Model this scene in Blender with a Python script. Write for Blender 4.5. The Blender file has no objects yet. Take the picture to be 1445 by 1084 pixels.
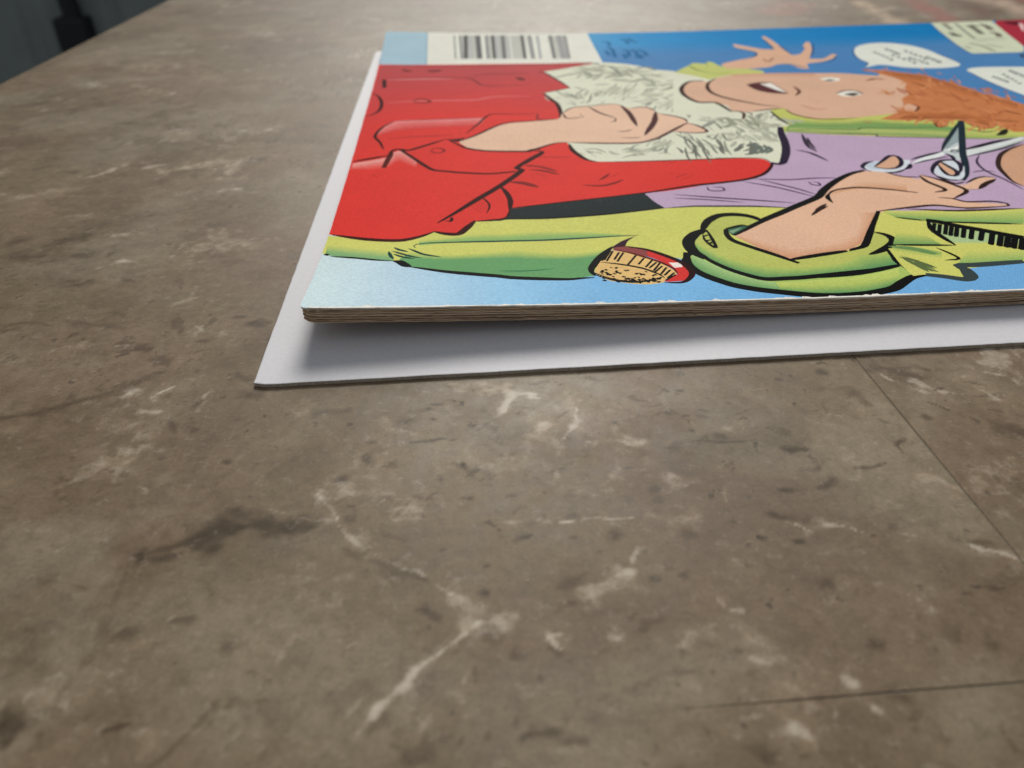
import bpy, bmesh, math, random
import numpy as np
from mathutils import Vector, Matrix
from mathutils.geometry import delaunay_2d_cdt

SC = bpy.context.scene
COL = SC.collection
MM = 0.001                      # everything below is written in millimetres

# ------------------------------------------------------------------ camera
cam_data = bpy.data.cameras.new('camera')
cam = bpy.data.objects.new('camera', cam_data)
COL.objects.link(cam)
YAW, PITCH, ROLL = 0.0577099, 0.5981354, 0.0236362
cy, sy, cp, sp = math.cos(YAW), math.sin(YAW), math.cos(PITCH), math.sin(PITCH)
fwd = Vector((sy * cp, cy * cp, -sp))
r0 = Vector((cy, -sy, 0))
d0 = fwd.cross(r0)
right = math.cos(ROLL) * r0 + math.sin(ROLL) * d0
down = -math.sin(ROLL) * r0 + math.cos(ROLL) * d0
m = Matrix((right, -down, -fwd)).transposed().to_4x4()
m.translation = Vector((23.123, -67.9993, 45.1452)) * MM
cam.matrix_world = m
cam_data.sensor_width = 36
cam_data.lens = 27.03
cam_data.clip_start = 0.002
cam_data.clip_end = 50
cam_data.dof.use_dof = True
cam_data.dof.focus_distance = 0.086
cam_data.dof.aperture_fstop = 36
SC.camera = cam

# ------------------------------------------------------------------ light: a dim room and one soft lamp behind the comic
W = bpy.data.worlds.new('World')
SC.world = W
W.use_nodes = True
bg = W.node_tree.nodes['Background']
bg.inputs[0].default_value = (0.92, 0.96, 1.0, 1)
bg.inputs[1].default_value = 0.3


def area_lamp(name, loc, target, size, power, color):
    L = bpy.data.lights.new(name, 'AREA')
    L.shape = 'DISK'
    L.size = size
    L.energy = power
    L.color = color
    L.spread = math.radians(34)
    o = bpy.data.objects.new(name, L)
    COL.objects.link(o)
    o.location = loc
    o.rotation_euler = (Vector(target) - Vector(loc)).to_track_quat('-Z', 'Y').to_euler()
    return o


area_lamp('room_lamp', (0.22, 1.42, 0.88), (0.095, 0.03, 0), 1.0, 3.05, (1.0, 0.965, 0.90))

SC.view_settings.view_transform = 'Standard'
SC.view_settings.look = 'None'
SC.view_settings.exposure = 0.0
SC.view_settings.gamma = 1.0


# ------------------------------------------------------------------ helpers
def lin(c):
    c = np.asarray(c, float)
    return np.where(c <= 0.04045, c / 12.92, ((c + 0.055) / 1.055) ** 2.4)


def hexrgb(h):
    return np.array([int(h[i:i + 2], 16) / 255 for i in (0, 2, 4)])


def link_mesh(name, verts, faces, mats, parent=None, smooth=False):
    me = bpy.data.meshes.new(name)
    me.from_pydata([tuple(v) for v in verts], [], [tuple(f) for f in faces])
    for mt in (mats if isinstance(mats, (list, tuple)) else [mats]):
        me.materials.append(mt)
    if smooth:
        me.polygons.foreach_set('use_smooth', [True] * len(me.polygons))
    o = bpy.data.objects.new(name, me)
    COL.objects.link(o)
    if parent:
        o.parent = parent
    return o


def tag(o, **k):
    for a, b in k.items():
        o[a] = b
    return o


def empty(name, loc, **k):
    o = bpy.data.objects.new(name, None)
    o.empty_display_size = 0.01
    COL.objects.link(o)
    o.location = loc
    return tag(o, **k)


def new_mat(name, rough=0.5, spec=0.5):
    mt = bpy.data.materials.new(name)
    mt.use_nodes = True
    b = mt.node_tree.nodes['Principled BSDF']
    b.inputs['Roughness'].default_value = rough
    b.inputs['Specular IOR Level'].default_value = spec
    return mt, mt.node_tree, b


def node(nt, kind, **inp):
    n = nt.nodes.new(kind)
    for k, v in inp.items():
        k = k.replace('_', ' ')
        n.inputs[k].default_value = v
    return n


def noise(nt, vec, scale, detail=3, rough=0.55):
    n = node(nt, 'ShaderNodeTexNoise', Scale=scale, Detail=detail, Roughness=rough)
    nt.links.new(vec, n.inputs['Vector'])
    return n


def ramp(nt, fac, stops):
    r = nt.nodes.new('ShaderNodeValToRGB')
    e = r.color_ramp.elements
    while len(e) < len(stops):
        e.new(0.5)
    for el, (p, c) in zip(e, stops):
        el.position = p
        el.color = (*(c if hasattr(c, '__len__') else (c, c, c)), 1)
    nt.links.new(fac, r.inputs[0])
    return r


def mix(nt, mode, fac, a, b):
    n = nt.nodes.new('ShaderNodeMix')
    n.data_type = 'RGBA'
    n.blend_type = mode
    for sock, v in ((n.inputs[0], fac), (n.inputs[6], a), (n.inputs[7], b)):
        if hasattr(v, 'is_output'):
            nt.links.new(v, sock)
        else:
            sock.default_value = v
    return n.outputs[2]


def bump(nt, bsdf, height, strength, dist):
    b = node(nt, 'ShaderNodeBump', Strength=strength, Distance=dist)
    nt.links.new(height, b.inputs['Height'])
    nt.links.new(b.outputs[0], bsdf.inputs['Normal'])


def coords(nt):
    return nt.nodes.new('ShaderNodeTexCoord').outputs['Object']


# ------------------------------------------------------------------ numpy noise for the stone figure
RNG = np.random.RandomState(4)
LAT = RNG.rand(256, 256)


def vnoise(x, y, s, seed=0):
    x = x / s + 17.3 * seed + 100.37
    y = y / s + 31.7 * seed + 100.71
    xi = np.floor(x).astype(int)
    yi = np.floor(y).astype(int)
    fx, fy = x - xi, y - yi
    fx, fy = fx * fx * (3 - 2 * fx), fy * fy * (3 - 2 * fy)
    g = lambda a, b: LAT[a % 256, b % 256]
    return (g(xi, yi) * (1 - fx) + g(xi + 1, yi) * fx) * (1 - fy) + (g(xi, yi + 1) * (1 - fx) + g(xi + 1, yi + 1) * fx) * fy


def fbm(x, y, s, seed=0, octs=5, gain=0.55):
    t = a = 0.0
    w = 1.0
    for o in range(octs):
        t = t + w * vnoise(x * 0.8 + y * 0.6, y * 0.8 - x * 0.6, s, seed + o * 7)
        x, y = x * 0.8 + y * 0.6, y * 0.8 - x * 0.6
        a += w
        w *= gain
        s *= 0.5
    return t / a


def sstep(a, b, v):
    t = np.clip((v - a) / (b - a), 0, 1)
    return t * t * (3 - 2 * t)


def seg_dist(x, y, pts):
    d = np.full(x.shape, 1e9)
    for (ax, ay), (bx, by) in zip(pts[:-1], pts[1:]):
        ux, uy = bx - ax, by - ay
        t = np.clip(((x - ax) * ux + (y - ay) * uy) / (ux * ux + uy * uy + 1e-9), 0, 1)
        d = np.minimum(d, np.hypot(x - ax - t * ux, y - ay - t * uy))
    return d


# figure of the stone: (points in mm, half width, strength) of single veins, dark streaks and light clouds
VEINS = [
    ([(9.01, -17.15), (10.61, -19.25), (11.35, -21.4), (12.63, -23.07), (14.49, -24.72), (16.09, -25.89), (17.79, -26.65), (19.76, -28.56), (20.49, -29.1)], 0.42, 0.85),
    ([(14.07, -19.21), (14.85, -18.43)], 0.35, 1.0),
    ([(15.69, -18.56), (16.95, -18.53)], 0.35, 1.0),
    ([(9.21, -22.1), (11.25, -21.96)], 0.25, 0.5),
    ([(5.06, -18.5), (6.86, -19.38), (8.62, -20.24), (10.75, -20.44)], 0.35, 0.35),
    ([(25.05, -7.59), (26.15, -5.39), (26.87, -3.74), (29.06, -3.95)], 0.9, 1.0),
    ([(29.13, -9.26), (29.55, -8.83)], 0.4, 0.8),
    ([(29.24, -15.11), (29.34, -15.8)], 0.45, 0.6),
    ([(15.81, -15.86), (16.32, -15.72)], 0.2, 0.5),
    ([(23.79, -21.63), (25.71, -22.08), (27.21, -21.71), (28.85, -22.36)], 0.3, 0.45),
    ([(28.14, -22.3), (30.39, -22.46), (31.89, -22.25), (34.63, -22.5), (35.53, -22.47)], 0.25, 0.85),
    ([(36.2, -24.33), (35.3, -25.54), (34.78, -26.54), (34.05, -27.89), (33.03, -28.49)], 0.5, 0.55),
    ([(33.38, -28.23), (34.16, -28.1)], 0.7, 0.6),
    ([(31.88, -29.06), (30.73, -29.72)], 0.5, 0.35),
    ([(28.04, -4.2), (29.2, -4.66)], 0.8, 0.9),
    ([(33.07, -7.07), (31.87, -10.14), (30.96, -11.42)], 0.6, 0.95),
    ([(28.98, -9.86), (29.66, -8.84)], 0.5, 0.6),
    ([(29.16, -15.1), (29.91, -16.31)], 0.5, 0.6),
    ([(48.65, -24.53), (49.15, -25.11)], 0.4, 0.8),
    ([(43.33, -17.38), (43.6, -17.67)], 0.35, 0.5),
    ([(48.46, -24.45), (49.1, -25.11)], 0.3, 0.8),
    ([(50.93, -24.79), (52.4, -24.97)], 0.25, 0.8),
    ([(52.72, -25.18), (53.98, -25.95)], 0.25, 0.65),
    ([(55.63, -25.88), (58.29, -26.67), (59.42, -27.83)], 0.3, 0.4),
    ([(61.34, -27.79), (61.71, -28.24), (62.88, -28.66), (64.34, -29.71)], 0.35, 0.75),
    ([(64.63, -2.22), (65.86, -4.96), (67.14, -6.53), (68.56, -7.72)], 0.25, 0.6),
    ([(67.62, -4.77), (69.51, -7.46), (71.84, -8.04)], 0.6, 0.55),
    ([(75.97, -4.5), (77.93, -5.44)], 0.4, 0.5),
    ([(78.65, -4.96), (79.67, -5.69)], 0.3, 0.4),
    ([(57.27, -10.11), (58.38, -10.7)], 0.25, 0.4),
    ([(41.01, -36.49), (41.64, -37.04)], 0.5, 0.6),
    ([(44.9, -37.45), (45.34, -38.02)], 0.3, 0.4),
    ([(46.49, -38.8), (47.17, -39.22)], 0.4, 0.55),
    ([(52.2, -31.03), (52.71, -31.55), (54.27, -32.34), (54.95, -33.58)], 0.2, 0.4),
    ([(44.89, -40.67), (44.42, -41.46)], 0.3, 0.5),
    ([(47.17, -40.66), (47.46, -41.0)], 0.3, 0.6),
    ([(41.48, -41.48), (42.41, -42.03)], 0.6, 0.6),
    ([(38.89, -40.86), (40.11, -40.69)], 0.5, 0.5),
    ([(27.14, -33.25), (27.95, -34.65)], 0.3, 0.7),
    ([(27.41, -33.36), (28.46, -33.37)], 0.25, 0.5),
    ([(39.95, -31.36), (40.26, -32.3), (41.33, -32.61), (41.23, -32.02)], 0.35, 0.55),
    ([(31.99, -34.17), (32.44, -34.04)], 0.4, 0.5),
    ([(40.78, -36.47), (41.78, -36.95)], 0.6, 0.6),
    ([(21.63, -32.69), (19.67, -34.18), (18.07, -35.47), (17.31, -36.47), (15.83, -37.96), (14.81, -39.4), (14.48, -39.88)], 0.42, 0.8),
    ([(21.93, -32.03), (22.51, -31.82)], 0.3, 1.0),
    ([(24.89, -37.12), (25.43, -37.64)], 0.35, 0.4),
    ([(21.36, -35.75), (21.2, -36.65)], 0.4, 0.35),
    ([(21.31, -38.13), (20.65, -38.85)], 0.4, 0.35),
    ([(18.94, -39.2), (18.64, -39.85)], 0.5, 0.3),
    ([(13.29, -33.14), (13.95, -32.84)], 0.3, 0.5),
    ([(17.29, -29.56), (17.96, -29.71)], 0.35, 0.5),
    ([(27.18, -33.08), (27.71, -33.97)], 0.4, 0.6),
    ([(-0.54, -30.43), (0.16, -29.43)], 0.35, 0.55),
    ([(-6.11, -33.88), (-5.55, -33.31)], 0.5, 0.45),
    ([(5.8, -40.23), (6.93, -39.35)], 0.5, 0.45),
    ([(-13.12, 0.26), (-11.71, 0.84)], 0.6, 0.8),
    ([(-10.2, -0.46), (-8.46, 1.13)], 0.6, 0.8),
    ([(-10.45, -3.12), (-8.3, -3.16)], 0.6, 0.7),
    ([(-10.35, -9.36), (-9.76, -9.51)], 0.5, 0.6),
    ([(-4.89, -0.91), (-4.35, 0.1)], 0.5, 0.5),
    ([(-4.92, -3.82), (-4.46, -1.83)], 0.4, 0.35),
    ([(-8.48, -13.83), (-7.25, -14.47), (-5.82, -15.5)], 0.4, 0.55),
    ([(-1.81, -10.9), (-1.04, -11.11)], 0.3, 0.5),
    ([(0.77, -12.41), (2.31, -14.1)], 0.35, 0.8),
    ([(-9.62, 14.0), (-8.31, 12.48)], 0.5, 0.5),
    ([(-18.44, 10.51), (-16.47, 10.57)], 0.6, 0.5),
    ([(-58.0, 141.96), (-51.62, 133.93), (-44.84, 130.0)], 1.3, 0.7),
    ([(-71.52, 99.61), (-70.51, 100.86)], 1.0, 0.5),
    ([(-59.45, 106.84), (-57.53, 107.78)], 1.0, 0.4),
    ([(-44.7, 70.48), (-41.64, 72.38), (-39.2, 76.37)], 1.0, 0.7),
    ([(-34.88, 74.5), (-30.48, 76.91)], 1.0, 0.5),
    ([(-24.17, 98.2), (-17.87, 94.93), (-13.85, 98.19)], 1.2, 0.6),
    ([(-28.13, 88.6), (-20.84, 85.09)], 1.2, 0.4),
    ([(-29.26, 43.64), (-25.5, 43.56)], 1.5, 0.5),
    ([(-17.14, 61.11), (-14.93, 61.5)], 1.0, 0.6),
    ([(-25.65, 33.99), (-23.1, 33.57)], 0.7, 0.6),
    ([(-21.58, 33.85), (-20.23, 33.82)], 0.6, 0.5),
    ([(-18.62, 33.83), (-17.93, 40.16)], 0.6, 0.35),
    ([(-71.9, 183.38), (-55.84, 181.17)], 1.5, 0.55),
    ([(-40.37, 203.99), (-33.29, 202.69)], 2.0, 0.5),
    ([(-58.97, 161.5), (-54.16, 159.5)], 1.5, 0.4),
    ([(-49.56, 188.21), (-42.84, 187.03)], 1.5, 0.4),
    ([(-53.81, 260.21), (-47.36, 261.23)], 3.0, 0.4),
]
STREAKS = [
    ([(-3.73, -23.05), (-1.58, -22.24), (0.94, -21.04), (4.25, -20.36), (9.02, -21.12)], 1.3, 0.8),
    ([(0.8, -20.46), (7.72, -20.26)], 1.6, 0.35),
    ([(11.75, -23.64), (13.59, -25.06), (16.12, -26.3), (17.35, -27.0), (18.57, -27.69)], 0.7, 0.5),
    ([(18.11, -27.26), (18.79, -27.91)], 0.4, 0.7),
    ([(16.55, -10.72), (18.21, -10.64), (19.68, -10.43), (21.16, -10.78)], 0.15, 0.8),
    ([(22.87, -9.58), (25.04, -7.65)], 0.15, 0.5),
    ([(18.08, -4.59), (19.76, -4.86)], 0.15, 0.6),
    ([(12.74, -12.3), (12.88, -12.87)], 0.35, 0.7),
    ([(13.22, -10.31), (13.5, -10.34)], 0.28, 0.6),
    ([(10.51, -15.49), (11.08, -15.23)], 0.35, 0.7),
    ([(11.72, -18.87), (12.49, -19.04)], 0.3, 0.9),
    ([(21.47, -14.52), (22.16, -15.39), (23.13, -15.35), (22.89, -14.65)], 0.45, 0.6),
    ([(23.32, -17.21), (24.0, -17.27)], 0.45, 0.4),
    ([(21.57, -18.8), (22.15, -18.91)], 0.3, 0.7),
    ([(25.36, -18.86), (25.87, -18.86)], 0.2, 0.6),
    ([(23.66, -6.15), (24.03, -6.58)], 0.4, 0.7),
    ([(15.12, -22.53), (16.66, -23.28)], 0.5, 0.5),
    ([(19.59, -24.55), (19.82, -24.57)], 0.35, 0.8),
    ([(23.09, -26.72), (23.27, -26.69)], 0.32, 0.7),
    ([(22.84, -29.21), (23.13, -29.24)], 0.32, 0.7),
    ([(25.63, -24.2), (27.03, -23.67)], 0.25, 0.5),
    ([(7.2, -5.2), (10.28, -5.1)], 0.6, 0.4),
    ([(15.8, -20.55), (16.88, -18.91)], 0.15, 0.5),
    ([(11.26, -5.1), (11.54, -5.06)], 0.2, 0.6),
    ([(31.87, -2.45), (32.07, -2.54)], 0.25, 0.8),
    ([(41.88, -4.24), (42.86, -4.83)], 0.22, 0.8),
    ([(43.5, -4.68), (44.06, -4.88)], 0.2, 0.6),
    ([(46.22, -6.24), (46.47, -6.41)], 0.2, 0.7),
    ([(44.92, -8.07), (45.52, -8.36)], 0.4, 0.6),
    ([(42.36, -8.47), (42.62, -8.6)], 0.35, 0.5),
    ([(43.4, -11.38), (43.46, -11.51)], 0.18, 1.0),
    ([(36.31, -9.42), (36.41, -9.59)], 0.15, 0.9),
    ([(45.64, -12.26), (45.97, -12.41)], 0.25, 0.7),
    ([(39.2, -13.87), (40.71, -13.67)], 0.12, 0.6),
    ([(43.51, -12.86), (44.86, -13.34), (48.32, -13.53)], 0.12, 0.7),
    ([(35.47, -16.24), (36.73, -16.14)], 0.12, 0.6),
    ([(50.95, -14.99), (51.49, -15.27)], 0.28, 0.7),
    ([(51.86, -15.02), (53.13, -15.29)], 0.25, 0.4),
    ([(47.97, -9.31), (48.42, -9.42)], 0.18, 0.6),
    ([(30.34, -15.7), (30.58, -15.83)], 0.28, 0.7),
    ([(30.72, -19.4), (30.97, -19.48)], 0.25, 0.5),
    ([(37.81, -19.27), (38.19, -19.23)], 0.28, 0.6),
    ([(43.35, -19.7), (43.65, -19.86)], 0.25, 0.7),
    ([(38.21, -20.46), (38.21, -20.83)], 0.35, 0.4),
    ([(43.26, -22.25), (43.57, -22.32)], 0.25, 0.5),
    ([(45.82, -20.8), (46.15, -20.83)], 0.35, 0.5),
    ([(48.47, -20.31), (49.59, -20.53)], 0.45, 0.7),
    ([(47.1, -23.41), (47.85, -23.82)], 0.4, 0.6),
    ([(45.08, -25.46), (45.25, -25.91)], 0.42, 0.75),
    ([(47.69, -26.4), (48.19, -26.32)], 0.35, 0.7),
    ([(39.5, -24.58), (39.78, -24.72)], 0.3, 0.5),
    ([(33.22, -24.01), (33.99, -24.13)], 0.5, 0.5),
    ([(30.14, -24.33), (30.45, -24.35)], 0.32, 0.5),
    ([(35.65, -28.92), (36.12, -29.15)], 0.4, 0.8),
    ([(37.87, -28.78), (38.15, -28.85)], 0.38, 0.5),
    ([(28.57, -29.34), (30.85, -27.96)], 0.35, 0.5),
    ([(26.37, -23.99), (27.12, -23.62)], 0.25, 0.6),
    ([(59.41, -2.75), (59.81, -3.06)], 0.3, 0.8),
    ([(54.41, -3.74), (54.75, -3.96)], 0.22, 0.6),
    ([(63.74, -0.88), (63.94, -1.13)], 0.25, 1.0),
    ([(51.09, -14.96), (51.48, -15.14)], 0.3, 0.7),
    ([(52.24, -15.07), (53.6, -15.35)], 0.2, 0.5),
    ([(62.54, -14.61), (61.47, -15.38), (61.43, -16.46)], 0.32, 0.8),
    ([(56.23, -18.07), (57.83, -18.09), (59.21, -17.63)], 0.3, 0.85),
    ([(48.5, -20.32), (49.66, -20.43)], 0.4, 0.8),
    ([(52.19, -20.34), (53.77, -19.67)], 0.3, 0.6),
    ([(45.89, -20.7), (46.12, -20.77)], 0.3, 0.6),
    ([(47.22, -23.39), (49.24, -24.12)], 0.4, 0.5),
    ([(44.99, -25.57), (45.31, -25.81)], 0.4, 0.8),
    ([(47.72, -26.4), (48.13, -26.35)], 0.35, 0.8),
    ([(53.89, -26.16), (54.33, -26.24)], 0.25, 0.8),
    ([(55.94, -25.25), (56.39, -25.33)], 0.25, 0.5),
    ([(61.67, -27.51), (62.85, -27.67)], 0.5, 0.6),
    ([(59.89, -26.98), (60.6, -27.13)], 0.4, 0.35),
    ([(66.09, -2.75), (67.8, -4.42)], 1.3, 0.6),
    ([(69.83, -2.94), (70.72, -3.67)], 0.3, 0.6),
    ([(67.59, -8.98), (68.99, -10.61)], 0.15, 0.9),
    ([(73.18, -6.06), (74.99, -6.85)], 0.35, 0.5),
    ([(71.64, -8.91), (71.85, -9.13)], 0.2, 0.8),
    ([(72.86, -8.73), (75.1, -8.37)], 0.5, 0.45),
    ([(72.25, -10.76), (73.93, -11.25)], 0.4, 0.4),
    ([(72.43, -13.68), (74.14, -14.45)], 1.2, 0.6),
    ([(66.3, -11.4), (66.47, -11.64)], 0.3, 0.7),
    ([(67.7, -20.2), (67.66, -20.72)], 0.4, 0.4),
    ([(68.9, -20.83), (68.93, -21.34)], 0.8, 0.45),
    ([(48.22, -30.58), (48.62, -30.72)], 0.35, 0.6),
    ([(49.51, -36.09), (49.97, -36.17)], 0.3, 0.7),
    ([(58.05, -30.54), (58.22, -30.64)], 0.4, 0.4),
    ([(59.19, -31.89), (61.26, -32.23)], 0.25, 0.7),
    ([(58.01, -32.35), (58.76, -32.36)], 0.35, 0.5),
    ([(57.34, -36.73), (57.5, -36.81)], 0.3, 0.5),
    ([(54.62, -41.35), (54.55, -44.26)], 0.25, 0.5),
    ([(27.17, -34.25), (27.91, -34.97)], 0.25, 0.75),
    ([(39.88, -35.83), (40.32, -35.95)], 0.3, 0.7),
    ([(24.95, -40.84), (26.83, -40.73)], 1.0, 0.65),
    ([(27.0, -41.4), (28.73, -41.42)], 0.7, 0.5),
    ([(17.98, -30.48), (18.78, -30.51), (19.37, -31.46)], 0.4, 0.65),
    ([(22.91, -32.37), (23.24, -33.0)], 0.6, 0.55),
    ([(22.97, -26.77), (23.23, -26.79)], 0.25, 0.6),
    ([(22.83, -29.2), (23.07, -29.28)], 0.3, 0.8),
    ([(15.23, -39.97), (15.89, -38.8)], 0.5, 0.4),
    ([(17.54, -41.77), (18.75, -41.87)], 1.0, 0.5),
    ([(-4.17, -23.52), (-2.62, -23.55), (-1.21, -23.04)], 0.8, 0.8),
    ([(-7.93, -25.92), (-7.24, -26.37)], 0.55, 0.5),
    ([(0.17, -29.96), (1.64, -29.65)], 0.4, 0.6),
    ([(-3.01, -30.56), (-2.63, -30.68)], 0.5, 0.5),
    ([(4.57, -32.4), (4.93, -32.46)], 0.4, 0.4),
    ([(-1.44, -38.11), (-0.06, -37.82)], 0.5, 0.8),
    ([(-7.93, -37.37), (-7.35, -37.55)], 1.2, 0.9),
    ([(6.22, -36.72), (7.85, -37.14), (9.45, -38.95), (9.4, -40.01)], 0.8, 0.25),
    ([(-5.61, -35.14), (-4.51, -31.78), (-4.66, -28.65), (-4.66, -24.82)], 0.5, 0.3),
    ([(-0.53, -11.72), (0.17, -12.07)], 0.35, 0.8),
    ([(-7.41, -4.57), (-6.02, -7.08)], 0.3, 0.6),
    ([(-4.55, -7.01), (-3.98, -6.56)], 0.3, 0.6),
    ([(-3.41, 14.05), (-1.48, 14.23)], 0.8, 0.7),
    ([(-24.45, -2.91), (-20.9, -2.26), (-17.71, -0.53), (-14.95, 0.62), (-11.89, 3.34)], 1.0, 0.45),
    ([(-26.39, 17.2), (-22.05, 15.54), (-19.02, 14.76)], 0.8, 0.4),
    ([(-33.66, 16.91), (-29.09, 17.0)], 0.8, 0.35),
    ([(-15.3, 9.67), (-13.64, 9.28)], 0.5, 0.6),
    ([(-12.52, 7.08), (-10.22, 5.43)], 0.7, 0.5),
    ([(-1.24, -1.63), (0.92, -0.96)], 0.6, 0.5),
    ([(-8.64, 10.28), (-7.56, 10.38)], 0.5, 0.5),
    ([(-49.71, 106.21), (-46.95, 105.37)], 0.8, 0.8),
    ([(-41.65, 111.26), (-39.8, 111.48)], 1.0, 0.7),
    ([(-37.99, 100.86), (-33.98, 100.3)], 1.2, 0.5),
    ([(-48.92, 74.7), (-47.63, 74.96)], 1.0, 0.5),
    ([(-36.31, 42.65), (-34.22, 43.12)], 2.2, 0.6),
    ([(-43.75, 42.23), (-41.87, 42.44)], 1.5, 0.45),
    ([(-40.71, 37.31), (-37.57, 36.96)], 1.2, 0.6),
    ([(-32.03, 36.33), (-30.66, 36.3)], 0.8, 0.6),
    ([(-15.66, 76.32), (-14.37, 77.06)], 1.0, 0.5),
    ([(-73.38, 105.84), (-71.2, 105.54)], 1.3, 0.4),
    ([(-27.07, 71.03), (-24.42, 70.17)], 0.8, 0.4),
    ([(-15.99, 45.44), (-14.67, 45.44)], 1.0, 0.4),
    ([(-37.81, 112.8), (-31.46, 109.79)], 0.4, 0.6),
    ([(-30.21, 92.15), (-29.72, 94.79)], 0.3, 0.6),
    ([(-6.65, 98.07), (-4.48, 97.05)], 1.2, 0.45),
    ([(-40.22, 194.21), (-33.08, 191.37)], 2.0, 0.3),
]
CLOUDS = [
    ([(9.91, -17.6), (12.93, -17.51), (16.03, -18.54)], 1.6, 0.45),
    ([(12.72, -15.17), (13.83, -11.11), (16.23, -7.37)], 2.5, 0.18),
    ([(20.06, -1.27), (26.74, -2.66)], 0.8, 0.5),
    ([(15.08, -7.26), (16.33, -9.71)], 0.6, 0.35),
    ([(23.6, -14.58), (29.01, -13.98)], 2.5, 0.25),
    ([(5.68, -12.33), (11.15, -13.41)], 3.0, -0.15),
    ([(36.07, -12.06), (37.83, -13.4)], 0.8, 0.55),
    ([(33.51, -11.81), (35.65, -12.31)], 0.5, 0.4),
    ([(36.21, -22.76), (38.88, -22.54), (40.81, -22.72)], 0.8, 0.4),
    ([(46.7, -11.57), (48.67, -11.92)], 0.5, 0.45),
    ([(38.56, -18.24), (41.61, -19.16)], 0.8, 0.4),
    ([(31.68, -19.25), (33.47, -19.66)], 1.0, 0.3),
    ([(43.65, -19.86), (43.83, -21.23)], 0.4, 0.4),
    ([(28.75, -7.3), (37.13, -9.4)], 3.5, 0.22),
    ([(35.42, -14.59), (34.76, -17.24), (33.98, -18.71)], 0.5, 0.35),
    ([(61.3, -19.34), (63.7, -20.91)], 0.5, 0.65),
    ([(64.39, -21.67), (70.49, -18.88)], 3.0, 0.28),
    ([(62.5, -17.03), (63.1, -25.34)], 2.2, -0.14),
    ([(61.3, -11.92), (61.9, -16.42)], 2.0, -0.12),
    ([(43.38, -36.05), (44.48, -36.79)], 0.5, 0.3),
    ([(44.51, -42.14), (47.85, -43.07)], 4.0, 0.12),
    ([(31.67, -30.73), (33.49, -30.52), (36.61, -33.47), (33.7, -32.35)], 2.4, -0.24),
    ([(36.49, -34.48), (37.92, -34.93)], 0.9, 0.4),
    ([(30.87, -30.19), (33.63, -28.22)], 0.8, 0.45),
    ([(25.23, -41.77), (28.52, -41.98)], 0.8, 0.25),
    ([(34.35, -40.35), (35.99, -40.89)], 1.5, -0.25),
    ([(40.36, -34.31), (41.63, -34.75)], 1.0, 0.3),
    ([(21.11, -29.8), (22.22, -31.88), (24.28, -30.99)], 1.2, 0.5),
    ([(10.72, -27.17), (10.44, -30.5)], 2.6, 0.2),
    ([(21.58, -34.67), (26.01, -35.68), (24.03, -39.07)], 2.6, -0.16),
    ([(13.6, -38.61), (13.85, -37.36)], 0.7, 0.3),
    ([(8.81, -34.21), (9.67, -32.0)], 0.8, 0.3),
    ([(-9.59, -31.35), (-7.62, -32.17)], 4.0, -0.4),
    ([(-7.88, -35.82), (-6.68, -35.05), (-5.7, -33.61)], 1.4, 0.3),
    ([(-2.78, -37.52), (-2.58, -39.02)], 1.5, 0.22),
    ([(0.79, -38.9), (1.92, -39.39)], 1.5, 0.25),
    ([(1.49, -34.53), (3.4, -35.75)], 1.0, -0.25),
    ([(-2.31, -33.42), (-1.71, -33.63)], 2.0, 0.2),
    ([(-12.74, -5.65), (-10.23, -5.26), (-9.53, -10.73), (-11.57, -11.93), (-14.73, -14.8)], 1.6, 0.35),
    ([(-13.72, 20.36), (-10.53, 22.13)], 1.5, 0.3),
    ([(-7.28, 6.75), (-1.86, 4.58), (-2.66, 1.59)], 2.6, -0.32),
    ([(-12.34, 11.55), (-7.96, 12.9)], 0.8, 0.3),
    ([(-26.72, 7.91), (-21.78, 11.2)], 1.5, 0.3),
    ([(-20.42, -7.67), (-17.02, -7.09)], 5.0, -0.2),
    ([(-3.73, -8.37), (-5.18, -9.71)], 2.5, -0.2),
    ([(-29.17, 72.36), (-23.91, 74.93), (-18.94, 76.52), (-19.32, 68.99)], 3.0, 0.5),
    ([(-54.97, 62.74), (-49.87, 62.11), (-43.32, 66.02)], 1.5, 0.35),
    ([(-46.48, 61.69), (-43.44, 61.32)], 1.5, 0.35),
    ([(-40.79, 52.35), (-37.29, 51.93)], 1.5, 0.3),
    ([(-15.37, 42.38), (-8.97, 38.07), (-17.24, 37.65)], 2.5, 0.35),
    ([(-29.22, 47.78), (-27.19, 50.72)], 3.0, -0.42),
    ([(-21.62, 40.23), (-19.08, 39.24)], 3.0, -0.3),
    ([(-18.02, 52.92), (-14.76, 57.77)], 2.5, -0.32),
    ([(-74.54, 121.85), (-64.93, 122.16)], 4.0, -0.25),
    ([(-61.45, 93.14), (-48.8, 90.13)], 4.0, -0.2),
]
# far-side reflections painted into the stone colour: points, half width, strength, colour
REFLECTIONS = [([(96, 222)], 9, 1.0, 'b0a06a'), ([(112, 225), (112, 240)], 6, .8, '8e8a80'), ([(135, 215), (145, 232)], 13, .9, '9c7a70'), ([(162, 190), (170, 232)], 6, .95, 'c6b9a8'), ([(180, 190), (192, 235)], 7, .9, 'a57670'), ([(197, 195), (205, 230)], 5, .8, '7c6258'), ([(212, 195), (216, 228)], 8, .95, 'cdbcb2'), ([(224, 200), (226, 226)], 5, .8, 'a0625e'), ([(70, 215), (60, 260)], 14, .35, '8c8a80')]


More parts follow.
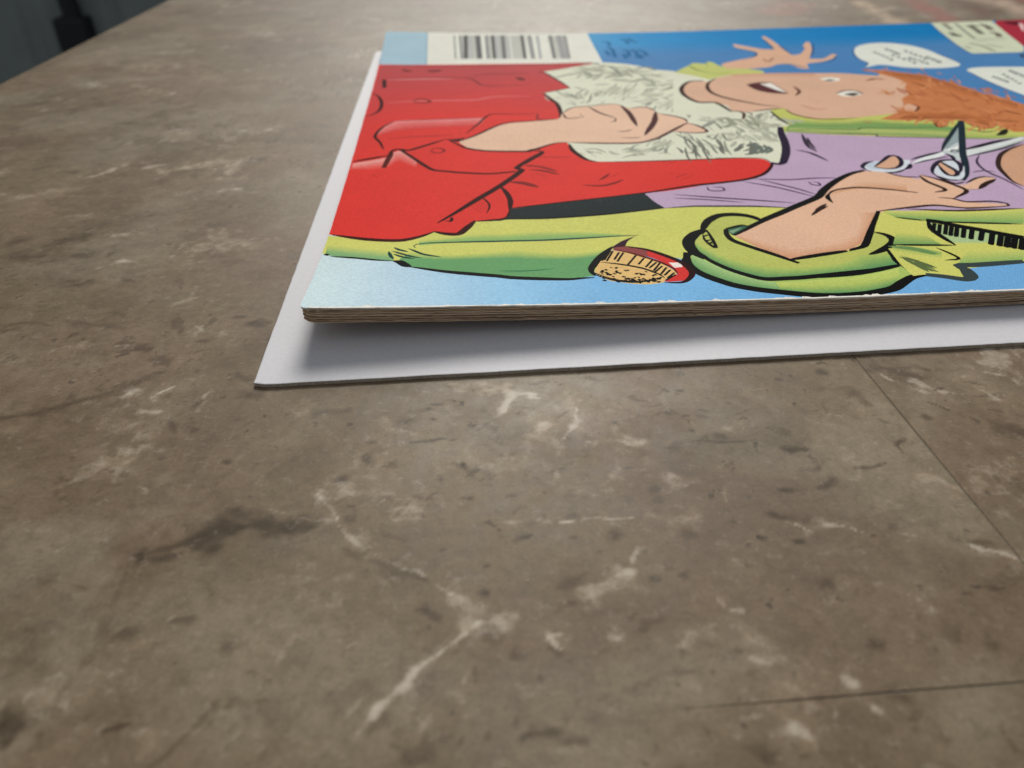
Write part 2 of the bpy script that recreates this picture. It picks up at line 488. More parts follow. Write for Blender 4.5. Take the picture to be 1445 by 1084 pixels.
def stone_colour(x, y, seed):
    wx = x + 9 * (fbm(x, y, 14, seed + 1) - .5) + 2.2 * (fbm(x, y, 3, seed + 2) - .5)
    wy = y + 9 * (fbm(x, y, 14, seed + 3) - .5) + 2.2 * (fbm(x, y, 3, seed + 4) - .5)
    olive, pink, grey = hexrgb('847b6b'), hexrgb('867a6c'), hexrgb('938d80')
    dark, light = hexrgb('5c5040'), hexrgb('c6b9a4')
    a = sstep(.38, .62, fbm(wx, wy, 20, seed + 5))[..., None]
    c = olive * (1 - a) + pink * a
    b = (sstep(.46, .66, fbm(wx, wy, 16, seed + 6)) * .9)[..., None]
    c = c * (1 - b) + grey * b
    # broad dark clouds
    k = (sstep(.52, .75, fbm(wx, wy, 11, seed + 8)) * .27)[..., None]
    c = c * (1 - k) + dark * k
    c = c * (1 + .22 * (fbm(wx, wy, 34, seed + 21, 4) - .5) + .12 * (fbm(wx, wy, 9, seed + 22, 4) - .5))[..., None]
    # branching light veins and ragged light patches
    far = .28 + .6 * np.clip(sstep(60, 110, y) + sstep(66, 75, x) + sstep(-40, -70, x) + sstep(-45, -60, y), 0, 1)   # close by, single features are set below
    region = sstep(.42, .68, fbm(x, y, 24, seed + 9))
    v = np.abs(fbm(wx, wy, 13, seed + 10, 4) - .5)
    veinlet = (1 - sstep(.0, .022, v)) * sstep(.4, .6, fbm(x, y, 6, seed + 11)) * (.15 + .75 * region)
    patch = sstep(.60, .74, fbm(wx * 1.0, wy, 6, seed + 12, 6, .65)) * (.12 + .75 * region)
    k = np.clip(np.maximum(veinlet * .42, patch * .38), 0, 1)[..., None]
    lightmask = np.clip(np.maximum(veinlet, patch), 0, 1) * .5 * far
    k = k * far[..., None]
    c = c * (1 - k * .6) + light * k * .6
    # dark flecks
    fl = np.maximum(sstep(.70, .80, fbm(wx, wy, 2.1, seed + 13, 3)), sstep(.72, .80, fbm(wx, wy, .9, seed + 19, 3))) * sstep(.42, .6, fbm(x, y, 12, seed + 14))
    k = (fl * .4)[..., None]
    c = c * (1 - k) + dark * .8 * k
    wob = fbm(x, y, 1.5, seed + 15, 3, .6)
    wx2 = x + 1.3 * (fbm(x, y, 2.8, 31, 3, .5) - .5)
    wy2 = y + 1.3 * (fbm(x, y, 2.8, 47, 3, .5) - .5)

    sw = sstep(.25, .8, fbm(x, y, 2.4, 83, 3))
    fr = fbm(x, y, 1.1, 87, 2, .5)

    def paint(feats, warp, fn):
        nonlocal c, lightmask
        for pts, hw, s in feats:
            q = np.array(pts)
            r_ = hw * 4 + 2
            sel = np.nonzero((x > q[:, 0].min() - r_) & (x < q[:, 0].max() + r_) & (y > q[:, 1].min() - r_) & (y < q[:, 1].max() + r_))
            if not len(sel[0]):
                continue
            w1 = min(1.0, hw * 1.2) * warp
            xx, yy = x[sel] + (wx2[sel] - x[sel]) * w1, y[sel] + (wy2[sel] - y[sel]) * w1
            d = seg_dist(xx, yy, pts)
            # swelling and pinching along the way, frayed rim, thinner towards both ends
            L_ = np.hypot(*(q[-1] - q[0])) + hw * 2
            e = np.minimum(np.hypot(x[sel] - q[0, 0], y[sel] - q[0, 1]), np.hypot(x[sel] - q[-1, 0], y[sel] - q[-1, 1])) / L_
            d = d / (.35 + 1.5 * sw[sel]) / (.6 + .4 * sstep(0, .3, e)) + hw * 1.1 * (fr[sel] - .5)
            fn(sel, np.maximum(d, 0), hw, s)

    def cloud(sel, d, hw, s):
        k = (1 - sstep(.1 * hw, hw * 1.25, d)) * abs(s) * .72 * (.55 + .75 * sstep(.35, .7, wob[sel]))
        if s > 0:
            lightmask[sel] = np.maximum(lightmask[sel], k.clip(0, 1) * .75)
        k = k[:, None].clip(0, 1) * .85
        c[sel] = c[sel] * (1 - k) + (light if s > 0 else dark) * k

    def streak(sel, d, hw, s):
        k = ((1 - sstep(0, hw * 1.5, d)) * s * (.65 + wob[sel] * .6) * .85)[:, None].clip(0, 1)
        c[sel] = c[sel] * (1 - k) + dark * .72 * k

    def vein(sel, d, hw, s):
        halo = (1 - sstep(0, hw * 5, d)) * sstep(.35, .7, wob[sel]) * .3
        core = (1 - sstep(0, hw * 1.1, d)) * (.35 + .75 * sstep(.32, .6, wob[sel]))
        k = (np.maximum(halo, core) * s * .8).clip(0, 1)
        lightmask[sel] = np.maximum(lightmask[sel], k)
        k = k[:, None] * .5
        c[sel] = c[sel] * (1 - k) + light * k

    for pts, hw, s, h in REFLECTIONS:
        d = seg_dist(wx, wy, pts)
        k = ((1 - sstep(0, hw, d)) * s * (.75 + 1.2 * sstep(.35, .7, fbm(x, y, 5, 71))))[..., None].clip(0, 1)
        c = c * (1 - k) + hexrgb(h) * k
    paint(CLOUDS, 2.2, cloud)
    paint(STREAKS, .5, streak)
    paint(VEINS, .8, vein)
    return np.concatenate([lin(np.clip(c * (.885, .832, .772), 0, 1)), lightmask[..., None]], -1)


def graded(lo, hi, fine_lo, fine_hi, step, grow=1.06):
    mid = np.arange(max(lo, fine_lo), min(hi, fine_hi), step) if max(lo, fine_lo) < min(hi, fine_hi) else np.array([])
    out = list(mid) if len(mid) else [min(max(lo, fine_lo), hi) if lo > fine_hi else lo]
    s = step if len(mid) else step * (1 + max(0, lo - fine_hi) * .06)
    p = out[-1]
    while p < hi - 1e-6:
        s *= grow
        p += s
        out.append(min(p, hi))
    s = step
    p = out[0]
    while p > lo + 1e-6:
        s *= grow
        p -= s
        out.insert(0, max(p, lo))
    if hi - out[-2] < 1e-4:
        out.pop(-2)
    return np.array(out)


# ------------------------------------------------------------------ materials
def stone_material():
    mt, nt, b = new_mat('polished_stone', 0.5, 0.12)
    at = nt.nodes.new('ShaderNodeVertexColor')
    at.layer_name = 'figure'
    co = coords(nt)
    g1 = noise(nt, co, 900, 4, .65)
    g2 = noise(nt, co, 3200, 2, .6)
    g3 = noise(nt, co, 260, 5, .7)
    c = mix(nt, 'MULTIPLY', 1.0, at.outputs['Color'], ramp(nt, g1.outputs[0], [(.25, .80), (.5, 1.0), (.78, 1.15)]).outputs[0])
    c = mix(nt, 'MULTIPLY', 1.0, c, ramp(nt, g2.outputs[0], [(.3, .90), (.7, 1.1)]).outputs[0])
    c = mix(nt, 'MULTIPLY', 1.0, c, ramp(nt, g3.outputs[0], [(.3, .84), (.5, 1.0), (.72, 1.14)]).outputs[0])
    # ragged light crystals where the figure is pale
    g4 = noise(nt, co, 700, 9, .78)
    add = nt.nodes.new('ShaderNodeMath')
    add.operation = 'MULTIPLY_ADD'
    nt.links.new(at.outputs['Alpha'], add.inputs[0])
    add.inputs[1].default_value = .62
    nt.links.new(g4.outputs[0], add.inputs[2])
    lt = ramp(nt, add.outputs[0], [(.56, 0.0), (1.06, .9)])
    c = mix(nt, 'MIX', lt.outputs[0], c, (.52, .46, .38, 1))
    pits = ramp(nt, noise(nt, co, 520, 3, .6).outputs[0], [(.63, 0.0), (.69, 1.0)])
    gate = ramp(nt, noise(nt, co, 60, 2, .5).outputs[0], [(.48, 0.0), (.6, .65)])
    pf = mix(nt, 'MULTIPLY', 1.0, pits.outputs[0], gate.outputs[0])
    c = mix(nt, 'MIX', pf, c, (.045, .036, .028, 1))
    nt.links.new(c, b.inputs['Base Color'])
    rr = ramp(nt, g3.outputs[0], [(.3, .44), (.7, .6)])
    nt.links.new(rr.outputs[0], b.inputs['Roughness'])
    bump(nt, b, g3.outputs[0], 0.25, 0.00012)
    return mt


def plain_material(name, col, rough, grain=0.08, scale=2500, spec=0.4, bmp=0.0):
    mt, nt, b = new_mat(name, rough, spec)
    n = noise(nt, coords(nt), scale, 3, .6)
    r = ramp(nt, n.outputs[0], [(.3, 1 - grain), (.7, 1 + grain)])
    c = mix(nt, 'MULTIPLY', 1.0, (*lin(hexrgb(col)), 1), r.outputs[0])
    nt.links.new(c, b.inputs['Base Color'])
    if bmp:
        bump(nt, b, n.outputs[0], bmp, 0.0001)
    return mt


M_STONE = stone_material()
M_GROUT = plain_material('grout', '6f6454', .9)
M_BOARD = plain_material('white_board', 'cdccd1', .6, .035, 1800, .3, .12)
M_BOARD_EDGE = plain_material('board_edge', 'a39889', .9, .25, 3000, .2)
M_EDGE_WHITE = plain_material('cover_edge', 'd8d2c6', .8, .18, 1500, .2)


def page_material():
    mt, nt, b = new_mat('newsprint', .95, .1)
    co = coords(nt)
    mp = nt.nodes.new('ShaderNodeMapping')
    mp.inputs['Scale'].default_value = (.35, 1, 3)
    nt.links.new(co, mp.inputs[0])
    n = noise(nt, mp.outputs[0], 1400, 4, .65)
    oi = nt.nodes.new('ShaderNodeObjectInfo')
    tint = ramp(nt, oi.outputs['Random'], [(0, lin(hexrgb('a0876f'))), (.5, lin(hexrgb('bfa78d'))), (1, lin(hexrgb('d4bda2')))])
    c = mix(nt, 'MULTIPLY', 1.0, tint.outputs[0], ramp(nt, n.outputs[0], [(.3, .8), (.72, 1.12)]).outputs[0])
    nt.links.new(c, b.inputs['Base Color'])
    bump(nt, b, n.outputs[0], .4, .00015)
    return mt


M_PAGE = page_material()


def cover_material():
    mt, nt, b = new_mat('printed_cover', .5, .004)
    at = nt.nodes.new('ShaderNodeVertexColor')
    at.layer_name = 'print'
    co = coords(nt)
    g = noise(nt, co, 2600, 3, .6)
    g2 = noise(nt, co, 120, 3, .5)
    c = mix(nt, 'MULTIPLY', 1.0, at.outputs['Color'], ramp(nt, g.outputs[0], [(.28, .87), (.72, 1.10)]).outputs[0])
    c = mix(nt, 'MULTIPLY', 1.0, c, ramp(nt, g2.outputs[0], [(.3, .96), (.7, 1.03)]).outputs[0])
    # printing screen: fine rows of dots
    mp = nt.nodes.new('ShaderNodeMapping')
    mp.inputs['Rotation'].default_value = (0, 0, .6)
    nt.links.new(co, mp.inputs[0])
    wv = nt.nodes.new('ShaderNodeTexWave')
    wv.inputs['Scale'].default_value = 1050
    wv.inputs['Distortion'].default_value = .6
    nt.links.new(mp.outputs[0], wv.inputs['Vector'])
    c = mix(nt, 'MULTIPLY', 1.0, c, ramp(nt, wv.outputs[0], [(0, .96), (1, 1.03)]).outputs[0])
    nt.links.new(c, b.inputs['Base Color'])
    bump(nt, b, g2.outputs[0], .04, .0002)
    return mt


M_COVER = cover_material()

# ------------------------------------------------------------------ stone table: tiles laid on a slab
table = empty('stone_table', (0, 0, 0), label='brown veined stone table of large tiles with thin joints, under the comic book', category='table')
GAP = 0.24
ROWS = [(-345, -39.8, [-94.5, 360]), (-39.8, 150, [-94.5, 64.1, 369]), (150, 455, [-94.5, 330])]
tile_no = 0
for (ya, yb, xs) in ROWS:
    for xa, xb in zip(xs[:-1], xs[1:]):
        g = GAP / 2
        fx = (-22, 88)
        X = graded(xa + g, xb - g, fx[0], fx[1], .25, 1.026)
        Y = graded(ya + g, yb - g, -47, 20, .25, 1.016)
        gx, gy = np.meshgrid(X, Y)
        # the joint along y = -39.8 is filled flush on the left and opens towards the right
        slim = np.interp(X, [34, 50], [.1185, 0.0])
        if ya == -39.8:
            gy[0, :] -= slim
        if yb == -39.8:
            gy[-1, :] += slim
        if ya == 150:
            gy[0, :] -= .1185
        if yb == 150:
            gy[-1, :] += .1185
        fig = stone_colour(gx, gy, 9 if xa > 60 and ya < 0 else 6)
        nx, ny = len(X), len(Y)
        # eased edges: outermost ring dropped a little
        z = np.zeros_like(gx)
        edge = np.minimum(np.minimum(gx - X[0], X[-1] - gx), np.minimum(gy - Y[0], Y[-1] - gy))
        z += 0.02 * (fbm(gx, gy, 9, 90 + tile_no) - .5)
        v = np.c_[gx.ravel(), gy.ravel(), z.ravel()] * MM
        idx = np.arange(nx * ny).reshape(ny, nx)
        quads = np.c_[idx[:-1, :-1].ravel(), idx[:-1, 1:].ravel(), idx[1:, 1:].ravel(), idx[1:, :-1].ravel()]
        ring = np.r_[idx[0, :], idx[1:, -1], idx[-1, -2::-1], idx[-2:0:-1, 0]]
        low = v[ring].copy()
        low[:, 2] = -6 * MM
        n0 = len(v)
        n = len(ring)
        side = [(ring[i], n0 + i, n0 + (i + 1) % n, ring[(i + 1) % n]) for i in range(n)]
        me = bpy.data.meshes.new('tile')
        vv = np.r_[v, low]
        me.from_pydata(vv.tolist(), [], quads.tolist() + [tuple(int(k) for k in s) for s in side])
        me.materials.append(M_STONE)
        ca = me.color_attributes.new('figure', 'FLOAT_COLOR', 'POINT')
        colr = np.ones((len(vv), 4))
        colr[:n0] = fig.reshape(-1, 4)
        colr[n0:] = fig.reshape(-1, 4)[ring]
        ca.data.foreach_set('color', colr.ravel().astype(np.float32))
        me.polygons.foreach_set('use_smooth', [True] * 0 + [False] * (len(quads) + n))
        o = bpy.data.objects.new('tile', me)
        COL.objects.link(o)
        o.parent = table
        tile_no += 1


def box(name, a, b, mat, parent=None, bev=0.0):
    bm = bmesh.new()
    bmesh.ops.create_cube(bm, size=1)
    for v in bm.verts:
        v.co = Vector([(a[i] + b[i]) / 2 + v.co[i] * (b[i] - a[i]) for i in range(3)]) * MM
    if bev:
        bmesh.ops.bevel(bm, geom=bm.edges[:], offset=bev * MM, segments=2, affect='EDGES', profile=.6)
    me = bpy.data.meshes.new(name)
    bm.to_mesh(me)
    bm.free()
    me.materials.append(mat)
    o = bpy.data.objects.new(name, me)
    COL.objects.link(o)
    if parent:
        o.parent = parent
    return o


box('slab', (-93.5, -344, -38), (329, 454, -0.06), M_GROUT, table)
for lx in (-70, 300):
    for ly in (-320, 430):
        box('leg', (lx - 22, ly - 22, -740), (lx + 22, ly + 22, -38.5), M_GROUT, table, 3)

# ------------------------------------------------------------------ dark room behind: ribbed wall, floor, black box with a cord
M_WALL = plain_material('dark_grey_wall', '7c8482', .8, .10, 14, .3)
M_BLACK = plain_material('black_plastic', '14181a', .55, .1, 200, .4)
M_FLOOR = plain_material('dark_floor', '4a4640', .8, .15, 6, .3)
wx = np.arange(-2600, 2601, 13)
prof = 1600 - 4.0 * (np.abs(((wx + 30) % 150) - 75) < 62) - 2.0 * (np.sin(wx / 19.0) * .5)
wv = []
for z in (-742, 1900):
    for xx, yy in zip(wx, prof):
        wv.append((xx * MM, yy * MM, z * MM))
n = len(wx)
wall = link_mesh('back_wall', wv, [(i, i + 1, n + i + 1, n + i) for i in range(n - 1)], M_WALL)
tag(wall, kind='structure')
fl = link_mesh('floor', [(-2.6, -1.5, -.742), (2.6, -1.5, -.742), (2.6, 1.6, -.742), (-2.6, 1.6, -.742)], [(0, 1, 2, 3)], M_FLOOR)
tag(fl, kind='structure')

adapter = empty('power_adapter', (-697.3 * MM, 1572 * MM, -182.7 * MM), label='black box with a cord rising from its top on the dark grey wall', category='adapter')
ab = box('body', (-30, -20, -140), (30, 22, 0), M_BLACK, adapter, 6)
bm = bmesh.new()
path = [(4, 0, -3), (2, 0, 40), (-4, 0, 100), (-8, 0, 230), (-6, 0, 500), (-2, 0, 900)]
rings = []
for i, q in enumerate(path):
    rr = 17 if i < 2 else 13
    rings.append([bm.verts.new(Vector((q[0] + rr * math.cos(a), q[1] + rr * math.sin(a), q[2])) * MM) for a in np.linspace(0, 2 * math.pi, 11)[:-1]])
for r1, r2 in zip(rings[:-1], rings[1:]):
    for i in range(10):
        bm.faces.new((r1[i], r1[(i + 1) % 10], r2[(i + 1) % 10], r2[i]))
me = bpy.data.meshes.new('cord')
bm.to_mesh(me)
bm.free()
me.materials.append(M_BLACK)
co_ = bpy.data.objects.new('cord', me)
COL.objects.link(co_)
co_.parent = adapter

# ------------------------------------------------------------------ white backing board
BT = 0.46
bo = []
rb = random.Random(2)
outline = [(0, 0), (268, 0), (268, 170.6), (0, 170.6)]
dense = []
for (ax, ay), (bx, by) in zip(outline, outline[1:] + outline[:1]):
    L = math.hypot(bx - ax, by - ay)
    k = int(L / 1.2)
    nxn, nyn = -(by - ay) / L, (bx - ax) / L
    for i in range(k):
        t = i / k
        j = rb.uniform(-.035, .035)
        rx = .35 * max(0, 1 - t * k * 1.2 / .6) + .35 * max(0, 1 - (k - t * k) * 1.2 / .6)
        dense.append((ax + (bx - ax) * t + nxn * (j + rx), ay + (by - ay) * t + nyn * (j + rx)))
n = len(dense)
cxm, cym = 134, 85


def inset(q, d):
    return (q[0] + (d if q[0] < cxm else -d) * (1 if min(q[0], 268 - q[0]) < 1 else 0), q[1] + (d if q[1] < cym else -d) * (1 if min(q[1], 170.6 - q[1]) < 1 else 0))


v = [(x * MM, y * MM, (BT - .03) * MM) for x, y in dense] + [(*(c * MM for c in inset(q, .12)), BT * MM) for q in dense] + [(x * MM, y * MM, .03 * MM) for x, y in dense]
faces = [tuple(range(n, 2 * n))] + [(i, (i + 1) % n, n + (i + 1) % n, n + i) for i in range(n)] + [(2 * n + i, 2 * n + (i + 1) % n, (i + 1) % n, i) for i in range(n)] + [tuple(range(3 * n - 1, 2 * n - 1, -1))]
board = link_mesh('backing_board', v, faces, [M_BOARD, M_BOARD_EDGE])
for i, pl in enumerate(board.data.polygons):
    pl.material_index = 1 if n < i <= 2 * n else 0
tag(board, label='thin white cardboard backing board lying under the comic book', category='board')


# ------------------------------------------------------------------ comic book
def ztop(x, y):
    a = np.interp(y, [-60, 5, 9, 16, 24, 34, 60, 110, 140, 171, 260], [2.9, 2.9, 2.6, 1.7, .95, .5, .25, .45, 1.0, 2.9, 2.9])
    g = np.clip(1 - np.maximum(x, 0) / 95., 0, 1) ** 1.9
    return 2.65 + a * g


comic = empty('comic_book', (0, 0, 0), label='worn comic book with a red, green and blue printed cover lying on a white board', category='comic book')
X0, X1, Y0, Y1_ = 4.4, 261.5, 7.75, 172.3


def cover_outline():
    r = random.Random(6)
    pts = []
    # left edge (foot of the book), slightly nicked corner at the front
    pts += [(5.1, 7.72), (4.75, 7.85), (4.5, 8.1), (4.38, 8.6)]
    for t in np.linspace(.05, .99, 60):
        pts.append((4.4 - 1.0 * t + r.uniform(-.03, .03), 8.2 + 164 * t))
    pts += [(3.4, 172.2)]
    for t in np.linspace(.02, 1, 60):
        pts.append((3.4 + 258 * t, 172.25 + r.uniform(-.03, .03)))
    pts += [(261.5, 90), (261.5, Y0)]
    for t in np.linspace(.99, .005, 190):
        pts.append((5.1 + 256 * t, 7.72 + r.uniform(-.05, .05) - .12 * math.sin(t * 60) * .5))
    return pts


